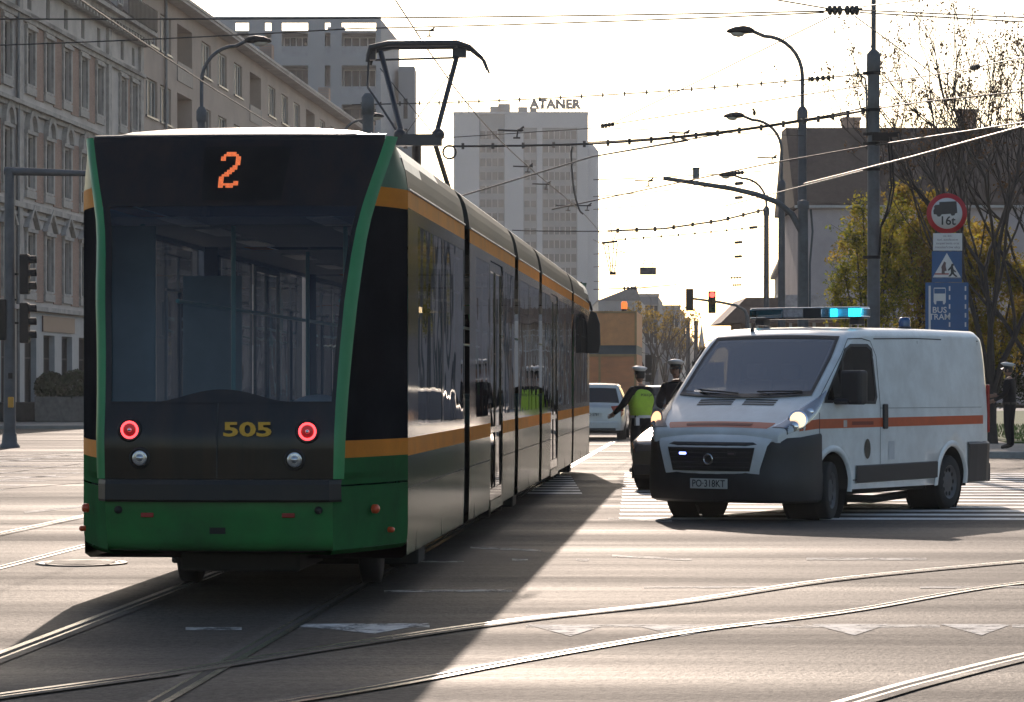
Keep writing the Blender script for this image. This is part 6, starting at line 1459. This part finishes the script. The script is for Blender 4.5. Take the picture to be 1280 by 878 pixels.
def skin_mesh(J, R, E, root, sub=1):
    names = list(J); me = bpy.data.meshes.new('skeleton'); me.from_pydata([J[n] for n in names], [(names.index(a),names.index(b)) for a,b in E], [])
    bm = bmesh.new(); bm.from_mesh(me); lay = bm.verts.layers.skin.verify(); bm.verts.ensure_lookup_table()
    for i,n in enumerate(names): bm.verts[i][lay].radius = R[n]; bm.verts[i][lay].use_root = n == root
    bm.to_mesh(me); bm.free(); o = bpy.data.objects.new('skeleton', me); COL.objects.link(o)
    m = o.modifiers.new('skin','SKIN'); m.use_smooth_shade = True; s = o.modifiers.new('sub','SUBSURF'); s.levels = sub; s.render_levels = sub
    r = evaluated(o); bpy.data.objects.remove(o); return r
def person(label, loc, rz, pose=None, vest=False, white=True, scale=1.0, cap=True, turn=0, group=None):
    J = dict(BASE); J.update(pose or {}); J = {k: Vector(v) for k,v in J.items()}; R = dict(RAD); E = list(EDG)
    for s in 'lr':                                # palm and five fingers
        w, e = J['w'+s], J['e'+s]; d = (w-e).normalized(); sg = -1 if s == 'l' else 1; across = d.cross(Vector((sg,0,.01))).normalized(); inn = across.cross(d).normalized()
        J['p'+s] = w + d*.085; R['p'+s] = (.040,.026); E.append(('w'+s,'p'+s))
        for k,(o,Ln) in enumerate(((-.032,.07),(-.011,.085),(.011,.08),(.032,.06))):
            a = J['p'+s]+across*o+d*.03; b_ = a+d*Ln*.55+inn*.012; c = b_+d*Ln*.4+inn*.03
            for q,v,r in (('a',a,.011),('b',b_,.010),('c',c,.008)): J['f%d%s%s'%(k,q,s)] = v; R['f%d%s%s'%(k,q,s)] = (r,r)
            E += [('p'+s,'f%da%s'%(k,s)),('f%da%s'%(k,s),'f%db%s'%(k,s)),('f%db%s'%(k,s),'f%dc%s'%(k,s))]
        J['ta'+s] = w+d*.04-across*.045; J['tb'+s] = w+d*.085-across*.06+inn*.015
        for q in 'ab': R['t%s%s'%(q,s)] = (.012,.012)
        E += [('w'+s,'ta'+s),('ta'+s,'tb'+s)]
    me = skin_mesh(J, R, E, 'pel'); me.materials.append(UNI); me.materials.append(SKIN); me.materials.append(SHOE)
    for p in me.polygons:
        c = p.center; mi = 0
        if c.z > 1.53 + J['nb'].z-1.50: mi = 1
        for s in 'lr':
            if (c-J['w'+s]).dot((J['w'+s]-J['e'+s]).normalized()) > .01 and (c-J['w'+s]).length < .25: mi = 1
            if c.z < .11 and (c-J['a'+s]).length < .35: mi = 2
        p.material_index = mi
    # head with eyes, nose, mouth line, ears and jaw joined into the same mesh
    h = MB(); H = J['nk']+Vector((0,.02,.125)); rot = Matrix.Rotation(turn,3,'Z'); n,m_ = 18,14; rows = []
    for i in range(m_+1):
        th = pi*i/m_; row = []
        for k in range(n):
            ph = 2*pi*k/n; v = Vector((sin(th)*sin(ph)*.074, sin(th)*cos(ph)*.095, cos(th)*.118)); f = max(0,cos(ph))
            if v.z < -.03: v.x *= .86; v.y *= .93
            if f > .9 and abs(v.z) < .03: v.y += .004
            if f > .75 and .0 < v.z < .03 and abs(v.x) > .012: v.y -= .010
            row.append(H + rot @ v)
        rows.append(row)
    h.grid(rows, 1, True, True)
    nose = [H+rot@Vector(v) for v in ((0,.098,.018),(-.014,.094,-.028),(.014,.094,-.028),(0,.122,-.026),(0,.094,-.036))]; h.add(nose, [(0,3,1),(0,2,3),(1,3,4),(3,2,4)], 1)
    for s in (-1,1): h.ball(H+rot@Vector((s*.076,-.008,-.005)),(.012,.022,.034),8,6,1)
    for s in (-1,1): h.ball(H+rot@Vector((s*.03,.086,.018)),(.011,.008,.007),8,6,2)
    h.add([H+rot@Vector(v) for v in ((-.024,.0925,-.058),(.024,.0925,-.058),(.02,.0935,-.064),(-.02,.0935,-.064))], [(0,1,2,3)], 2)
    hm = h.mesh('head', [UNI,SKIN,SHOE]); bm = bmesh.new(); bm.from_mesh(me); bm.from_mesh(hm); bm.to_mesh(me); bm.free()
    o = link('person', me, None, loc, rz); o.scale = (scale,)*3; tag(o, label, 'person', group)
    # hair, cap, belt, vest
    b = MB(); rows = []
    for i in range(8):
        th = pi*.62*i/7; rows.append([H+rot@Vector((sin(th)*sin(a)*.079, sin(th)*cos(a)*.099-.006, cos(th)*.122)) for a in ws(.9,2*pi-.9,14)])
    b.grid(rows); b.build('hair', HAIR, o)
    if cap:
        b = MB(); c = H+Vector((0,0,.062))
        def ring(r,z,f=1.0,dy=0): return [c+rot@Vector((sin(a)*r*.86*f, cos(a)*r+dy, z+.012*cos(a))) for a in ws(0,2*pi*19/20,19)]
        b.grid([ring(.104,-.012),ring(.105,.032)],1,True,True); b.grid([ring(.105,.032),ring(.150,.070,1,.01),ring(.152,.082,1,.01),ring(.09,.105,1,.0),ring(.001,.108)],0,True,True)
        b.grid([[c+rot@Vector((sin(a)*.088,cos(a)*.104,-.010)) for a in ws(-1.1,1.1,10)],[c+rot@Vector((sin(a)*.088,cos(a)*.104+.065*cos(a*1.2),-.034)) for a in ws(-1.1,1.1,10)]],1,True)
        b.build('cap', [CAPW if white else UNI, SHOE], o)
    if vest:
        JV = {k: J[k] for k in ('pel','sp','ch','nb','sl','sr')}; JV['pel'] = J['pel']+Vector((0,0,-.05)); JV['nb'] = J['nb']+Vector((0,0,.0)); JV['sl'] = J['sl'].lerp(J['ch'],.12)+Vector((0,0,.01)); JV['sr'] = J['sr'].lerp(J['ch'],.12)+Vector((0,0,.01))
        vm = skin_mesh(JV, dict(pel=(.225,.19),sp=(.215,.185),ch=(.245,.20),nb=(.125,.12),sl=(.135,.14),sr=(.135,.14)), [('pel','sp'),('sp','ch'),('ch','nb'),('ch','sl'),('ch','sr')], 'pel', 2)
        vm.materials.append(LIME); ve = link('vest', vm, o)
        text('vest_lettering', 'POLICJA', .062, SHOE, ve, (J['ch'].x,J['ch'].y-.198,1.37), rot=(pi/2,0,0), extrude=.002)
    b = MB(); rows = [[(sin(a)*.182+J['pel'].x, cos(a)*.160+J['pel'].y, J['pel'].z+dz) for a in ws(0,2*pi*19/20,19)] for dz in (.0,.05)]; b.grid(rows,0,True,True)
    if vest: b.boxc((-.13,-.09,J['pel'].z-.06),(.07,.06,.14)); 
    b.build('belt', CAPW if vest else SHOE, o); return o
g1 = G(801,592)
person('officer in a lime yellow vest seen from behind, reaching out one hand', (g1.x,g1.y,0), radians(28),
       dict(el=(-.33,.06,1.19),wl=(-.36,.27,1.07),er=(.24,.05,1.17),wr=(.20,.26,1.06),kl=(-.10,.05,.51),al=(-.11,-.03,.10),kr=(.12,.0,.51),ar=(.14,-.10,.10),tr=(.17,.08,.045)), vest=True, scale=1.0)
g2 = P(845,HOR,44.5)
person('officer in dark uniform and pale cap facing us behind the white van bonnet', (g2.x,g2.y,0), radians(168), dict(el=(-.27,.06,1.18),wl=(-.16,.26,1.12),er=(.27,.05,1.18),wr=(.14,.27,1.14)), vest=False, scale=1.045)
g3 = G(1262,569)
person('officer in black uniform and white cap standing on the pavement right of the van', (g3.x,g3.y,.12), radians(62), dict(el=(-.26,.02,1.18),wl=(-.16,.26,1.08),er=(.26,.02,1.18),wr=(.10,.30,1.16)), scale=1.02)
# ================================================================== AIR
HAZE_D = 0.00013
if HAZE_D:
    b = MB(); b.box((-170,-40,-1.2),(190,1150,76)); hz = b.build('haze', [], None); tag(hz, 'thin backlit city haze over the whole street', 'haze', kind='stuff')
    m = bpy.data.materials.new('haze_air'); m.use_nodes = True; nt = m.node_tree; nt.nodes.clear(); o = nt.nodes.new('ShaderNodeOutputMaterial'); v = nt.nodes.new('ShaderNodeVolumePrincipled')
    v.inputs['Color'].default_value = (.90,.93,1.0,1); v.inputs['Density'].default_value = HAZE_D; v.inputs['Anisotropy'].default_value = .55
    nt.links.new(v.outputs[0], o.inputs['Volume']); hz.data.materials.append(m)
